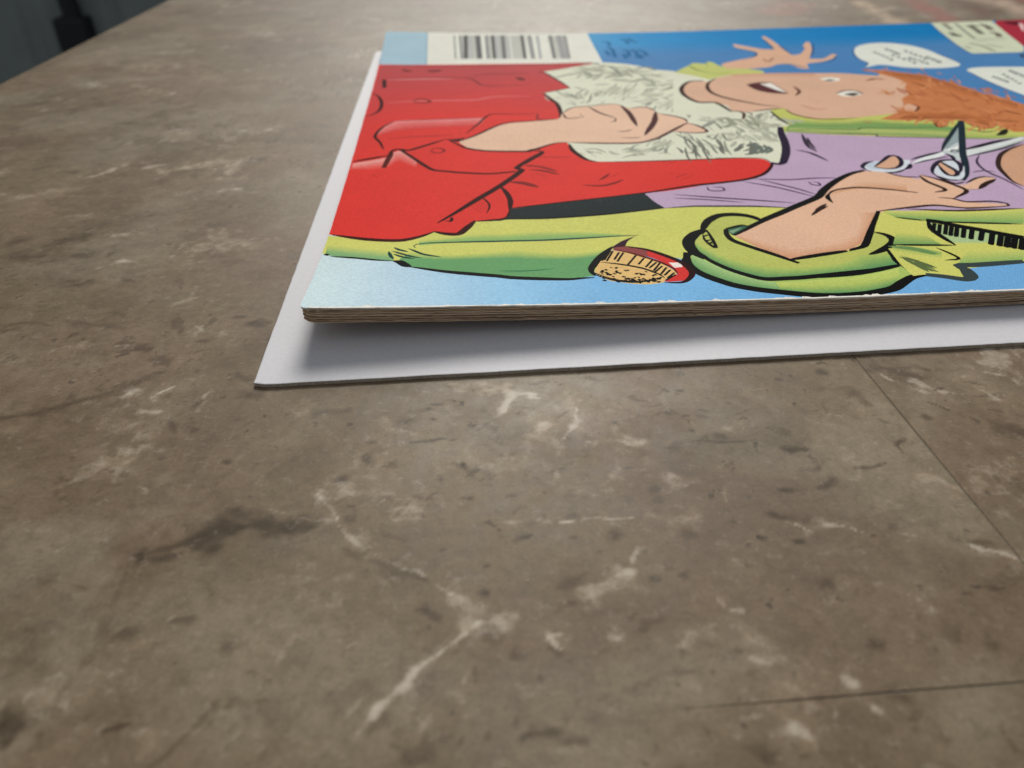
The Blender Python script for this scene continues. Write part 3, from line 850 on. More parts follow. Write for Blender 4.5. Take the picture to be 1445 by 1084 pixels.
# the printed picture, bottom layer first: p = flat area, s = pen line (width, taper), g = airbrushed blend
# between two lines; colours as red,green,blue of 255, points in fiftieths of a millimetre on the cover
ART = """
p 169,199,214 151,8752 757,8740 778,6824 196,6809
s 134,174,196 0.50 0 753,8717 776,6824
p 230,230,218 759,8740 2266,8861 3076,8784 3040,8150 2972,6709 1994,6769 778,6793
p 195,195,186 1196,8448 1448,8460 1438,7096 1212,7113
p 195,195,186 1570,8464 1914,8474 1855,7062 1538,7089
p 195,195,186 1935,8474 2138,8476 2054,7044 1873,7060
p 195,195,186 2158,8428 2236,8427 2162,7033 2090,7040
p 195,195,186 2460,8424 2744,8417 2612,6984 2369,7012
p 131,131,131 1126,8444 1146,8445 1148,7118 1130,7118
p 142,142,142 1200,8448 1232,8450 1236,7111 1206,7114
p 92,92,92 1267,8452 1328,8454 1299,7107 1244,7111
p 187,187,187 1346,8455 1390,8457 1358,7103 1319,7106
p 103,103,103 1430,8459 1507,8462 1482,7094 1413,7098
p 142,142,142 1568,8464 1612,8466 1576,7086 1536,7089
p 86,86,86 1658,8468 1704,8468 1658,7079 1618,7082
p 187,187,187 1716,8469 1767,8470 1706,7075 1660,7079
p 120,120,120 1792,8471 1854,8472 1792,7068 1737,7072
p 187,187,187 1880,8473 1908,8474 1850,7062 1824,7065
p 103,103,103 2074,8476 2122,8476 2048,7044 2005,7048
p 176,176,176 2184,8476 2216,8476 2140,7035 2112,7038
p 142,142,142 2188,8476 2232,8476 2154,7034 2115,7038
p 176,176,176 2300,8476 2344,8476 2245,7024 2205,7029
p 114,114,114 2485,8474 2526,8474 2423,7006 2387,7010
p 159,159,159 2588,8472 2669,8470 2558,6991 2486,6999
p 148,148,148 2688,8470 2732,8468 2604,6986 2565,6990
s 20,104,156 1.08 0 3174,7992 3254,7936 3240,7746
s 20,104,156 1.08 0 3204,7656 3230,7470 3182,6998
s 20,104,156 1.08 0 3130,7392 3132,7131
s 20,104,156 1.08 0 3476,8165 3526,8008 3508,7814
s 20,104,156 1.08 0 3584,8206 3604,8000 3652,7895
s 20,104,156 1.08 0 3360,7455 3417,7358 3368,7016
s 20,104,156 1.08 0 3329,7192 3308,6896
s 20,104,156 1.08 0 3482,7440 3510,7257 3459,6918
s 20,104,156 1.08 0 3566,7430 3620,7242 3592,7028
s 20,104,156 1.08 0 3530,7123 3503,6869
p 207,208,112 171,1609 499,1488 702,1460 830,1516 931,1603 1492,1983 1842,1847 2256,1816 2605,1871 2825,1881 2832,1880 3091,1851 3513,1775 3792,1949 4101,1639 4464,1626 5131,1570 8750,2400 10750,1700 10750,1100 4602,746 4198,684 4182,588 4112,552 3914,634 3820,604 3636,470 3441,416 3164,422 3150,419 2922,490 2701,604 2570,756 2532,910 2533,1020 2512,978 2190,1212 2112,1200 1996,1022 1912,786 1748,742 1534,768 1276,830 1336,814 1006,912 792,996 682,1106 430,1182 198,1268
g 0:207,208,112 0.7:134,176,119 1:121,168,120 | 231,1424 512,1333 668,1268 | 236,1244 430,1176 682,1106
g 0:207,208,112 0.5:157,186,108 1:126,172,108 | 832,1448 1004,1472 1209,1534 1375,1517 1605,1534 1898,1505 2090,1460 2256,1400 | 836,1361 1004,1382 1204,1379 1367,1379 1590,1376 1880,1377 2078,1388 2254,1390
g 0:207,208,112 0.25:182,197,108 0.8:106,160,106 1:106,160,106 | 790,1258 1005,1188 1199,1197 1358,1208 1436,1239 1664,1170 1848,1141 2072,1192 | 719,1135 1006,1072 1195,1064 1349,1056 1422,1047 1648,1016 1830,1013 1980,1035
p 106,160,106 719,1135 1006,1072 1195,1064 1349,1056 1422,1047 1648,1016 1830,1013 1980,1035 1909,851 1910,774 1748,742 1534,768 1276,830 1336,814 1006,912 792,996 722,1082
s 61,122,85 0.35 1 1332,893 1500,880 1680,901
s 61,122,85 0.30 1 1348,865 1498,863
s 18,60,60 0.50 1 815,1316 801,1354 820,1380 884,1396 1104,1391 1367,1382 1445,1379 1686,1371 1979,1382 2176,1393 2314,1394
s 23,64,58 0.50 1 673,1339 710,1295 772,1254
s 23,64,58 0.50 1 662,1281 793,1176 856,1144
s 23,64,58 0.50 1 768,1315 860,1214 909,1184 986,1148
s 23,64,58 0.50 1 675,1230 736,1173 814,1132
s 23,64,58 0.50 1 643,1275 657,1206 682,1138
s 21,22,22 0.55 0 231,1265 260,1242
s 21,22,22 0.55 1 272,1221 430,1182 567,1134 682,1106
s 21,22,22 1.21 1 678,1112 722,1090 762,1028 801,993
s 21,22,22 1.01 1 787,1001 1006,907 1189,852 1336,812 1404,786 1533,762 1747,736 1844,747 1910,750
p 58,32,48 2082,1192 2180,1309 2293,1386 2218,1298 2183,1201
p 191,166,194 2518,2262 2760,2379 2988,2486 3185,2531 3444,2604 3630,2725 3712,2770 3774,2856 3880,2882 4033,3258 4130,3592 4444,3640 4970,3476 5404,3328 6165,3179 12000,5500 11500,2250 5127,1564 4710,1590 4122,1636 3818,2011 3776,1947 3511,1770 3091,1851 2832,1880 2668,1864 2693,1882 2598,1860 2529,1957
p 220,58,52 197,6891 580,6840 2074,6768 2523,6724 2848,6749 2893,6583 2810,6286 2748,4968 3096,3869 3673,3792 3411,2922 3685,2887 3712,2770 3684,2664 3547,2486 3374,2389 3128,2336 2756,2219 2522,2177 1868,2054 1492,1977 1465,1818 1441,1766 1318,1752 1216,1771 1149,1623 1096,1539 1004,1560 931,1598 830,1516 702,1460 498,1494 230,1609 180,1614 168,2128 158,3146 120,6896
g 0:184,74,76 0.35:194,67,70 1:216,59,54 | 201,6839 933,6780 1814,6749 2348,6746 2834,6767 | 204,3863 497,4486 1377,4587 1662,4552 1926,4312 2245,4272
g 0:216,59,54 1:221,58,51 | 204,3863 497,4486 1088,4416 | 213,3234 510,3353 953,3732
s 124,43,45 0.60 1 322,6166 688,6158 1253,6112 1422,5760 1581,5702 1978,5726
s 124,43,45 0.60 1 1253,6112 1459,6258 1780,6250 2028,6272
s 106,36,38 1.42 1 484,6610 540,6533 612,6506
s 106,36,38 1.96 1 784,6511 866,6490 965,6524
s 116,38,40 1.69 1 1843,6080 1880,6006 1912,5900
s 224,154,152 0.60 1 318,6113 772,6108 1103,6074
s 217,124,124 0.60 1 342,5124 792,5146 1322,5122 1556,5230 1930,5195
s 106,31,31 0.67 1 656,5145 744,5240 850,5110 749,5059 656,5145
s 140,48,50 0.74 1 1771,5126 1912,5090
s 140,48,50 0.50 1 1754,4811 1898,4848
s 51,16,15 0.94 0 292,6129 319,5756
s 140,48,50 0.60 1 1910,6178 2009,6060
s 124,43,45 0.60 1 212,6838 581,6810 758,6750 2164,6687 2519,6693
s 51,16,15 0.74 1 206,5526 281,5384 333,5096 326,4820 265,4668 192,4614
g 0:229,141,140 1:210,62,58 | 347,4048 404,4204 515,4409 948,4422 1412,4416 | 369,3932 456,4012 572,4090 950,4139 1332,4140
s 124,34,34 0.35 1 515,4409 948,4422 1413,4427
s 51,16,15 0.60 1 460,3506 410,3732 350,3926 403,4213 521,4423
s 51,16,15 0.50 1 1198,3901 1336,4236 1460,4534 1660,4520 1867,4504 1940,4516
s 140,44,44 0.50 1 1940,4516 1916,4314 1966,4282 2065,4294
s 152,46,44 0.50 1 468,3833 754,3865 1084,3870
g 0:235,169,162 1:220,63,56 | 221,3159 514,3294 566,3453 668,3394 762,3190 | 219,2996 508,2999 594,3172 682,3088 768,2986
s 90,26,22 0.50 0 483,3020 500,3220 529,3449 558,3478
s 90,26,22 0.50 0 500,3018 518,3218 544,3408
s 90,26,22 0.40 0 513,3107 546,3368
s 106,26,22 0.40 1 414,2866 458,2776
s 106,26,22 0.40 1 435,2921 470,2860
s 51,16,15 0.87 1 210,3208 344,3268 511,3342
s 51,16,15 0.87 1 512,3314 546,3488 614,3500 678,3464 826,3586 1018,3767
s 51,16,15 0.80 0.3 615,3480 710,3291 838,3032 912,2914 1001,2874 1124,2822 1096,2832 1370,2767 1586,2798
s 124,32,32 0.50 1 877,3441 904,3494 954,3497 1002,3426 956,3360 906,3374 877,3441
s 51,16,15 1.14 1 1870,3306 1738,3118 1600,2880 1642,2828 1444,2478 1244,2185 1086,1944 953,1755
s 51,16,15 0.60 1 1006,1792 1048,1777 1056,1857
s 51,16,15 0.35 1 1198,2082 1280,2228 1336,2066 1308,1902
s 90,28,26 0.30 1 1214,2118 1290,1959
s 90,28,26 0.30 1 1228,2148 1312,1986
s 90,28,26 0.30 1 1250,2172 1332,2022
s 90,28,26 0.30 1 1198,2062 1269,1925
s 90,28,26 0.30 1 1279,2196 1338,2086
s 51,16,15 0.87 1 1436,2472 1477,2316 1496,2144 1478,1927
s 127,37,35 0.80 1 1674,2929 1791,2896 1930,2752
s 127,37,35 0.80 1 1701,2834 1816,2784 1934,2680
s 127,37,35 0.60 1 1740,2739 1824,2641
s 127,37,35 1.28 1 1516,2557 1626,2510 1736,2406
s 127,37,35 0.74 1 2083,2415 2226,2382 2336,2429 2424,2502
s 127,37,35 0.50 1 2229,2508 2280,2570 2343,2660
s 127,37,35 0.50 1 2260,2522 2320,2600
s 127,37,35 0.60 1 2314,2560 2416,2641
s 127,37,35 0.67 1 2821,2882 2958,2941
s 127,37,35 0.50 1 2840,2805 2932,2887
s 127,37,35 0.50 1 2814,2604 3008,2559
s 127,37,35 0.74 1 2848,2502 2961,2576
s 127,37,35 0.50 1 2896,2463 2998,2519
s 127,37,35 0.60 1 2926,2964 2964,3017
s 158,47,44 0.40 1 1726,3170 1870,3134 2100,3113
s 138,40,38 0.60 1 1671,2952 1786,2901 1892,2798
s 60,22,20 1.04 1 232,1608 477,1501 702,1458 830,1510 931,1594
s 51,16,15 1.14 1 926,1604 1004,1554 1096,1536 1149,1623 1222,1779
s 51,16,15 0.74 1 1210,1758 1389,1773 1380,1764 1454,1810 1484,1941 1482,1998
s 51,16,15 0.60 1 1488,1992 1868,2059 2525,2189 2940,2306
s 51,16,15 0.80 0.6 2525,2189 2940,2306 3128,2336 3374,2389 3547,2486 3662,2630 3724,2750
p 34,45,46 1487,1981 1868,2054 2524,2183 2560,1998 2607,1871 2256,1816 1730,1771 1421,1774 1466,1832
s 55,71,74 0.25 1 1761,1932 1781,1952
s 55,71,74 0.25 1 1890,1952 1910,1973
s 55,71,74 0.25 1 2154,2072 2176,2094
s 55,71,74 0.25 1 1542,1845 1560,1866
s 55,71,74 0.25 1 1787,1977 1807,1998
s 55,71,74 0.25 1 2523,2097 2545,2119
s 55,71,74 0.25 1 2360,2064 2382,2086
s 55,71,74 0.25 1 2166,2065 2188,2086
s 55,71,74 0.25 1 2147,1973 2168,1994
s 55,71,74 0.25 1 2039,1964 2059,1986
s 55,71,74 0.25 1 2201,2082 2222,2104
s 55,71,74 0.25 1 2277,2035 2298,2056
s 55,71,74 0.25 1 1832,2013 1852,2034
s 55,71,74 0.25 1 2390,2070 2411,2092
s 55,71,74 0.25 1 2232,1990 2252,2011
s 55,71,74 0.25 1 2226,1984 2247,2006
s 55,71,74 0.25 1 1910,1930 1930,1950
s 55,71,74 0.25 1 1958,1924 1977,1945
s 55,71,74 0.25 1 2412,2119 2434,2140
s 55,71,74 0.25 1 1667,1956 1686,1977
s 55,71,74 0.25 1 2494,2098 2516,2120
s 55,71,74 0.25 1 2151,2043 2172,2064
s 55,71,74 0.25 1 2030,2006 2050,2027
s 55,71,74 0.25 1 1872,1948 1891,1969
s 55,71,74 0.25 1 2096,1958 2117,1980
s 55,71,74 0.25 1 2194,1976 2214,1998
s 55,71,74 0.25 1 2368,2007 2390,2028
s 55,71,74 0.25 1 2199,2070 2220,2092
s 55,71,74 0.25 1 2373,2010 2394,2031
s 55,71,74 0.25 1 2427,2069 2449,2090
s 55,71,74 0.25 1 2240,2072 2262,2094
s 55,71,74 0.25 1 2352,2050 2374,2072
s 55,71,74 0.25 1 1814,2007 1834,2027
s 55,71,74 0.25 1 2366,2008 2388,2028
s 55,71,74 0.25 1 1614,1866 1633,1886
s 55,71,74 0.25 1 1938,2019 1958,2040
s 55,71,74 0.25 1 1813,1912 1832,1932
s 55,71,74 0.25 1 2407,2126 2429,2148
s 55,71,74 0.25 1 2144,2074 2165,2095
s 55,71,74 0.25 1 2243,2056 2264,2078
s 55,71,74 0.25 1 2393,2013 2414,2034
s 55,71,74 0.25 1 2016,1930 2036,1950
s 55,71,74 0.25 1 1840,2010 1860,2030
s 55,71,74 0.25 1 2130,2072 2150,2094
s 55,71,74 0.25 1 1724,1941 1743,1962
s 55,71,74 0.25 1 2138,2059 2158,2081
s 55,71,74 0.25 1 1569,1848 1588,1868
s 55,71,74 0.25 1 1829,1893 1848,1914
s 55,71,74 0.25 1 2424,2088 2446,2109
s 55,71,74 0.25 1 1980,1980 2000,2000
s 55,71,74 0.25 1 2162,2010 2182,2030
s 55,71,74 0.25 1 2076,1990 2097,2010
s 55,71,74 0.25 1 2466,2082 2488,2104
s 55,71,74 0.25 1 1948,1948 1968,1970
s 55,71,74 0.25 1 1765,1962 1784,1984
s 55,71,74 0.25 1 2503,2088 2526,2109
s 55,71,74 0.25 1 2078,2063 2099,2084
s 55,71,74 0.25 1 1936,1964 1955,1985
s 55,71,74 0.25 1 1550,1878 1569,1898
s 55,71,74 0.25 1 2162,2074 2182,2096
s 55,71,74 0.25 1 2148,2023 2170,2044
s 55,71,74 0.25 1 2202,2046 2224,2068
s 55,71,74 0.25 1 2222,2006 2244,2027
s 55,71,74 0.25 1 1558,1953 1578,1974
s 55,71,74 0.25 1 2186,1969 2206,1990
s 55,71,74 0.25 1 1776,1944 1795,1965
s 55,71,74 0.25 1 2116,2032 2136,2054
s 55,71,74 0.25 1 1889,1986 1909,2008
s 55,71,74 0.25 1 1889,1952 1908,1973
s 55,71,74 0.25 1 1825,1968 1844,1989
s 74,51,80 0.50 1 3446,2397 3706,2346 3941,2354 4119,2334
s 74,51,80 0.45 1 3338,2350 3540,2206 3662,2082 3766,1966
s 74,51,80 0.45 1 3485,2376 3691,2156 3802,1998
s 74,51,80 0.50 1 2735,2134 3038,2032 3335,1939 3577,1858
s 74,51,80 0.40 1 2717,2060 2972,1995 3217,1909
s 74,51,80 0.40 1 3033,2266 3028,2188 3078,2169 3141,2174 3144,2237 3069,2252
s 74,51,80 0.40 1 3846,2289 3846,2218 3901,2194 3908,2258 3867,2286
s 46,40,64 0.60 1 2604,1866 2825,1881 2832,1880 3091,1851 3296,1823 3506,1770
s 21,22,22 0.67 1 1318,1752 1452,1778 1729,1766 2042,1784 2255,1811 2604,1866
s 58,48,64 0.74 1 4268,3506 4185,3156 4202,2986
s 58,48,64 0.60 1 4274,3396 4234,3232 4216,3059
s 58,48,64 0.67 1 4041,3062 4134,2964 4194,2737
s 58,48,64 0.40 1 4088,3068 4140,2886
s 74,58,80 0.50 1 5488,2730 5368,2562 5318,2355 5346,2150 5354,1916
s 74,58,80 0.40 1 5195,2334 5306,2356 5378,2317
s 74,58,80 0.40 1 5314,2348 5308,2190
p 194,198,108 4255,4320 4439,4670 4752,4400 5166,4338 5300,4599 5494,4026 6023,3948 6320,3516 6322,3422 11750,5900 6144,3148 5865,3126 5442,3227 4888,3347 4416,3473 4389,3503 4140,3582 4166,3725
g 0:194,198,108 1:113,152,90 | 4365,4036 4554,3910 4947,3854 5018,3917 5354,3748 5662,3680 | 4269,3782 4480,3728 4876,3696 4934,3735 5298,3636 5615,3592
p 125,160,95 4250,3784 4480,3728 4876,3696 4934,3735 5298,3636 5615,3592 5705,3510 5588,3302 4951,3479 4448,3549 4160,3634
g 0:125,160,95 0.5:182,192,114 1:127,156,98 | 4252,3736 4842,3622 4894,3647 5264,3572 5644,3449 | 4160,3598 4760,3439 4788,3413 5142,3329 5514,3217
g 0:200,203,120 0.6:182,192,108 1:143,168,95 | 5768,3501 5967,3382 6162,3266 | 5592,3194 5822,3141 6081,3139
s 63,90,64 0.40 1 4172,3632 4441,3632 4817,3566 4878,3612 5254,3550 5592,3548
s 80,72,90 0.50 1 4144,3590 4389,3503 4930,3393 4888,3347 5440,3223 5865,3126
s 42,42,32 1.28 1 5942,3231 6015,3265 6140,3402
s 89,112,63 0.60 1 5768,3501 5881,3349 6016,3352
p 222,223,202 2989,6731 2679,6571 2175,6320 2294,5922 2398,5496 2240,5402 2086,5310 2130,5050 2176,4841 2170,4487 2144,4234 2103,3506 2126,3298 2174,3116 2220,3015 2296,2960 2750,2930 3410,2919 3682,2876 3724,2750 3774,2714 3810,2742 3913,2954 3992,3182 4090,3553 4148,3751 4258,3768 4255,4320 3986,4295 3710,4334 3373,4596 3672,5529 3902,5840 3725,6070 3762,6080 3713,6162 3527,6248 3437,6392 3368,6480 3218,6620
g 0:222,223,202 0.5:188,189,168 1:222,223,202 | 2604,6417 2690,6560 2748,6517 2823,6576 2870,6476 2928,6434 2969,6312 | 2604,6417 2642,6244 2706,6250 2754,6160 2826,6220 2890,6226 2969,6312
g 0:222,223,202 0.5:188,189,168 1:222,223,202 | 2820,6237 2912,6325 2986,6314 3055,6285 3119,6232 3170,6122 3213,5986 | 2820,6237 2862,6068 2921,5995 2984,5942 3050,5910 3128,5934 3213,5986
g 0:222,223,202 0.5:188,189,168 1:222,223,202 | 2916,5814 2976,5868 3024,5861 3076,5868 3122,5848 3166,5821 3187,5691 | 2916,5814 2946,5720 2988,5686 3028,5640 3072,5618 3118,5604 3187,5691
g 0:222,223,202 0.5:188,189,168 1:222,223,202 | 2562,5225 2632,5327 2706,5441 2756,5386 2822,5442 2874,5399 2920,5320 | 2562,5225 2610,5156 2656,5078 2724,5161 2778,5139 2846,5210 2920,5320
g 0:222,223,202 0.5:188,189,168 1:222,223,202 | 2876,5240 2929,5350 2972,5393 3016,5434 3058,5462 3090,5426 3118,5360 | 2876,5240 2904,5171 2940,5169 2976,5168 3015,5182 3064,5255 3118,5360
g 0:222,223,202 0.5:188,189,168 1:222,223,202 | 2242,5268 2301,5324 2342,5289 2380,5234 2428,5231 2456,5132 2479,5011 | 2242,5268 2265,5128 2303,5076 2344,5045 2376,4964 2424,4975 2479,5011
g 0:222,223,202 0.5:188,189,168 1:222,223,202 | 3201,5828 3266,5866 3322,5863 3381,5876 3410,5768 3457,5736 3476,5598 | 3201,5828 3228,5713 3266,5641 3299,5554 3361,5582 3404,5538 3476,5598
g 0:222,223,202 0.5:188,189,168 1:222,223,202 | 3096,5100 3160,5182 3217,5228 3264,5226 3302,5184 3336,5132 3366,5062 | 3096,5100 3122,5006 3156,4950 3200,4940 3252,4967 3306,5004 3366,5062
g 0:222,223,202 0.5:188,189,168 1:222,223,202 | 3171,4584 3230,4714 3278,4761 3338,4882 3380,4886 3426,4908 3460,4854 | 3171,4584 3207,4543 3253,4584 3291,4558 3344,4642 3397,4710 3460,4854
g 0:222,223,202 0.5:188,189,168 1:222,223,202 | 3545,4359 3604,4394 3660,4416 3702,4395 3744,4373 3774,4316 3788,4216 | 3545,4359 3568,4276 3594,4208 3634,4182 3673,4156 3724,4164 3788,4216
g 0:222,223,202 0.5:188,189,168 1:222,223,202 | 3817,3803 3874,3815 3922,3804 3952,3752 3994,3728 4018,3666 4012,3534 | 3817,3803 3828,3701 3846,3622 3881,3584 3904,3518 3943,3491 4012,3534
g 0:222,223,202 0.5:188,189,168 1:222,223,202 | 4024,4034 4075,4140 4116,4194 4168,4296 4202,4307 4238,4320 4268,4308 | 4024,4034 4053,4016 4092,4053 4122,4044 4168,4124 4215,4202 4268,4308
g 0:222,223,202 0.5:188,189,168 1:222,223,202 | 3835,3997 3892,4022 3936,4013 3974,3985 4008,3953 4028,3885 4042,3802 | 3835,3997 3849,3907 3874,3851 3907,3814 3940,3780 3988,3783 4042,3802
g 0:222,223,202 0.5:188,189,168 1:222,223,202 | 3824,3503 3864,3510 3902,3512 3923,3476 3952,3458 3958,3391 3958,3308 | 3824,3503 3830,3430 3838,3364 3860,3333 3876,3288 3913,3288 3958,3308
g 0:222,223,202 0.5:188,189,168 1:222,223,202 | 3571,4300 3630,4356 3678,4372 3724,4382 3769,4386 3804,4359 3819,4266 | 3571,4300 3595,4234 3630,4208 3666,4186 3705,4172 3752,4186 3819,4266
g 0:222,223,202 0.5:188,189,168 1:222,223,202 | 3075,6320 3170,6413 3233,6350 3319,6400 3373,6302 3442,6277 3482,6127 | 3075,6320 3118,6164 3192,6162 3242,6051 3322,6082 3388,6043 3482,6127
g 0:222,223,202 0.5:188,189,168 1:222,223,202 | 2549,3206 2602,3245 2652,3265 2696,3250 2737,3226 2783,3227 2816,3172 | 2549,3206 2585,3156 2624,3126 2670,3129 2718,3140 2762,3129 2816,3172
g 0:222,223,202 0.5:188,189,168 1:222,223,202 | 2832,3250 2864,3336 2896,3390 2927,3433 2958,3452 2988,3475 3018,3476 | 2832,3250 2860,3238 2890,3260 2920,3292 2952,3347 2984,3400 3018,3476
g 0:222,223,202 0.5:188,189,168 1:222,223,202 | 3490,3372 3529,3457 3568,3530 3606,3594 3640,3624 3671,3628 3698,3606 | 3490,3372 3517,3364 3547,3368 3578,3384 3614,3430 3653,3504 3698,3606
s 176,178,160 1.05 1 2592,6226 2664,6232 2734,6222
s 176,178,160 0.90 1 2660,6322 2745,6328 2826,6309
s 164,166,148 1.19 1 2576,6249 2670,6231 2742,6102
s 164,166,148 1.24 1 2688,6728 2825,6728 2928,6552
s 164,166,148 1.10 1 2260,5977 2387,6073 2518,6196
s 164,166,148 0.69 1 2538,5954 2622,6133 2696,6128
s 164,166,148 1.13 1 2454,6095 2590,6206 2732,6361
s 176,178,160 0.73 1 2526,6328 2624,6403 2722,6468
s 164,166,148 1.25 1 3004,6153 3083,6163 3156,6146
s 176,178,160 0.80 1 2626,6176 2673,6032 2720,5896
s 176,178,160 0.80 1 3061,6354 3198,6458 3266,6239
s 164,166,148 1.20 1 2800,6495 2881,6444 2990,6590
s 164,166,148 0.87 1 2716,6398 2810,6334 2913,6332
s 176,178,160 0.77 1 2624,6527 2716,6458 2784,6290
s 164,166,148 1.13 1 3319,6048 3428,5949 3571,6004
s 143,145,132 0.59 1 2950,6475 3046,6498 3116,6395
s 143,145,132 0.65 1 3334,6393 3448,6394 3553,6354
s 143,145,132 1.08 1 2996,6531 3060,6322 3069,5982
s 143,145,132 0.75 1 2980,6198 3044,5992 3170,6080
s 164,166,148 1.21 1 2944,6016 3000,5952 3066,5929
s 164,166,148 1.04 1 3067,6194 3156,6146 3188,5907
s 143,145,132 1.04 1 2668,6231 2723,6074 2802,6040
s 143,145,132 0.73 1 3205,6302 3248,6106 3328,6045
s 143,145,132 1.12 1 3294,6312 3446,6391 3530,6185
s 143,145,132 0.82 1 2786,6249 2864,6286 2942,6316
s 164,166,148 1.14 1 3070,6092 3237,6254 3356,6146
s 176,178,160 0.95 1 3324,5916 3351,5727 3394,5598
s 176,178,160 1.25 1 2707,5818 2796,5990 2886,6174
s 160,162,144 0.88 1 2685,5594 2778,5610 2869,5614
s 160,162,144 1.07 1 2643,5912 2760,6064 2870,6115
s 176,178,160 0.89 1 3276,6128 3318,5927 3318,5636
s 176,178,160 1.07 1 2910,5848 2966,5830 3018,5793
s 176,178,160 1.01 1 2860,5888 2992,6040 3072,5888
s 160,162,144 0.80 1 3290,5793 3358,5725 3354,5468
s 160,162,144 1.10 1 2850,5892 2944,5979 3024,5965
s 160,162,144 1.00 1 2937,5831 3014,5780 3108,5822
s 174,176,158 0.43 1 2624,4793 2660,4855 2696,4910
s 148,150,138 0.30 1 2717,5163 2748,5216 2778,5248
s 192,193,174 0.65 1 2760,5168 2812,5377 2880,5547
s 203,204,186 0.66 1 2634,5398 2668,5407 2708,5456
s 148,150,138 0.67 1 2596,5100 2632,5140 2665,5257
s 148,150,138 0.33 1 2630,5072 2680,5155 2715,5324
s 148,150,138 0.42 1 2410,5130 2442,5242 2480,5330
s 174,176,158 0.38 1 2656,5048 2719,5134 2779,5306
s 148,150,138 0.40 1 2801,5340 2868,5412 2938,5565
s 203,204,186 0.66 1 2844,5204 2910,5256 2981,5392
s 174,176,158 0.51 1 3073,5394 3134,5510 3195,5666
s 174,176,158 0.44 1 2399,4827 2446,4870 2495,4934
s 174,176,158 0.59 1 2872,4894 2904,4978 2938,5030
s 192,193,174 0.45 1 2654,5102 2694,5206 2738,5286
s 174,176,158 0.31 1 2888,5284 2938,5388 2988,5522
s 192,193,174 0.54 1 2948,5020 3006,5182 3068,5274
s 192,193,174 0.32 1 3098,4646 3140,4724 3184,4811
s 148,150,138 0.55 1 2480,4818 2542,4973 2588,5194
s 192,193,174 0.51 1 3134,5099 3184,5240 3238,5372
s 174,176,158 0.69 1 2505,5112 2544,5250 2588,5384
s 148,150,138 0.53 1 2460,5260 2520,5382 2582,5454
s 148,150,138 0.44 1 2938,5174 2988,5267 3038,5334
s 203,204,186 0.48 1 3021,5134 3088,5243 3154,5332
s 148,150,138 0.33 1 2944,5276 2996,5377 3044,5524
s 174,176,158 0.58 1 2833,5124 2868,5184 2903,5270
s 203,204,186 0.53 1 2780,5161 2808,5229 2838,5288
s 174,176,158 0.65 1 2868,5306 2910,5406 2954,5491
s 203,204,186 0.48 1 2824,5153 2878,5256 2932,5324
s 203,204,186 0.68 1 2852,5005 2905,5134 2952,5298
s 174,176,158 0.41 1 2842,5416 2902,5522 2961,5668
s 192,193,174 0.63 1 2802,5344 2870,5480 2926,5469
s 203,204,186 0.68 1 2791,4974 2822,5036 2852,5076
s 174,176,158 0.33 1 2898,5024 2959,5182 3010,5384
s 192,193,174 0.48 1 3009,5453 3056,5499 3108,5592
s 174,176,158 0.42 1 2930,5132 2974,5243 3020,5356
s 148,150,138 0.56 1 3186,5245 3240,5331 3291,5376
s 174,176,158 0.55 1 2758,5078 2822,5202 2888,5346
s 192,193,174 0.43 1 2742,5410 2770,5440 2800,5464
s 148,150,138 0.57 1 2268,4852 2324,4844 2368,4765
s 192,193,174 0.50 1 2307,4986 2348,4924 2376,4821
s 148,150,138 0.35 1 2270,5141 2298,5116 2324,5076
s 148,150,138 0.62 1 2408,5115 2449,5112 2482,5064
s 148,150,138 0.53 1 2451,5550 2492,5482 2530,5401
s 148,150,138 0.59 1 2370,5256 2392,5128 2416,5008
s 174,176,158 0.40 1 2301,5220 2332,5099 2388,5095
s 174,176,158 0.40 1 2077,5166 2092,5064 2111,4971
s 148,150,138 0.57 1 2182,5104 2218,5096 2254,5098
s 192,193,174 0.37 1 2072,5354 2107,5232 2141,5113
s 174,176,158 0.58 1 2470,5248 2468,5092 2492,5000
s 148,150,138 0.47 1 2322,5312 2352,5208 2378,5090
s 148,150,138 0.42 1 2230,5424 2253,5296 2282,5194
s 192,193,174 0.57 1 2426,5165 2494,5211 2552,5182
s 160,162,144 1.36 1 3098,5688 3210,5735 3333,5840
s 176,178,160 0.93 1 3440,6061 3489,5882 3584,5872
s 176,178,160 0.91 1 3235,5642 3303,5510 3366,5372
s 160,162,144 0.89 1 3228,5484 3280,5476 3348,5570
s 176,178,160 1.06 1 3306,5534 3393,5491 3467,5403
s 160,162,144 1.15 1 3245,5354 3292,5319 3349,5339
s 160,162,144 1.19 1 3430,5510 3521,5525 3614,5547
s 176,178,160 1.18 1 3224,5792 3311,5742 3418,5795
s 160,162,144 1.20 1 3347,5254 3464,5315 3603,5504
s 160,162,144 0.89 1 3520,5662 3606,5686 3677,5648
s 174,176,158 0.59 1 3100,5104 3198,5196 3290,5242
s 174,176,158 1.13 1 3152,4941 3210,4920 3261,4876
s 192,193,174 0.70 1 3301,5060 3351,5148 3398,5197
s 192,193,174 1.22 1 3336,4730 3381,4750 3433,4816
s 174,176,158 0.58 1 2936,5052 2992,4983 3072,5028
s 192,193,174 0.71 1 3225,5071 3266,5014 3324,5022
s 174,176,158 1.17 1 3303,4972 3340,4958 3354,4876
s 174,176,158 1.11 1 3198,5288 3232,5232 3290,5299
s 174,176,158 0.84 1 2977,4873 3028,4828 3094,4848
s 192,193,174 1.12 1 3074,4854 3146,4852 3214,4834
s 174,176,158 0.69 1 3169,5017 3247,5067 3302,5012
s 174,176,158 1.15 1 3036,4723 3090,4736 3124,4672
s 192,193,174 0.55 1 3110,4884 3182,4978 3235,4955
s 192,193,174 0.67 1 3351,4954 3430,5030 3517,5172
s 203,204,186 0.51 1 3203,4537 3269,4556 3340,4604
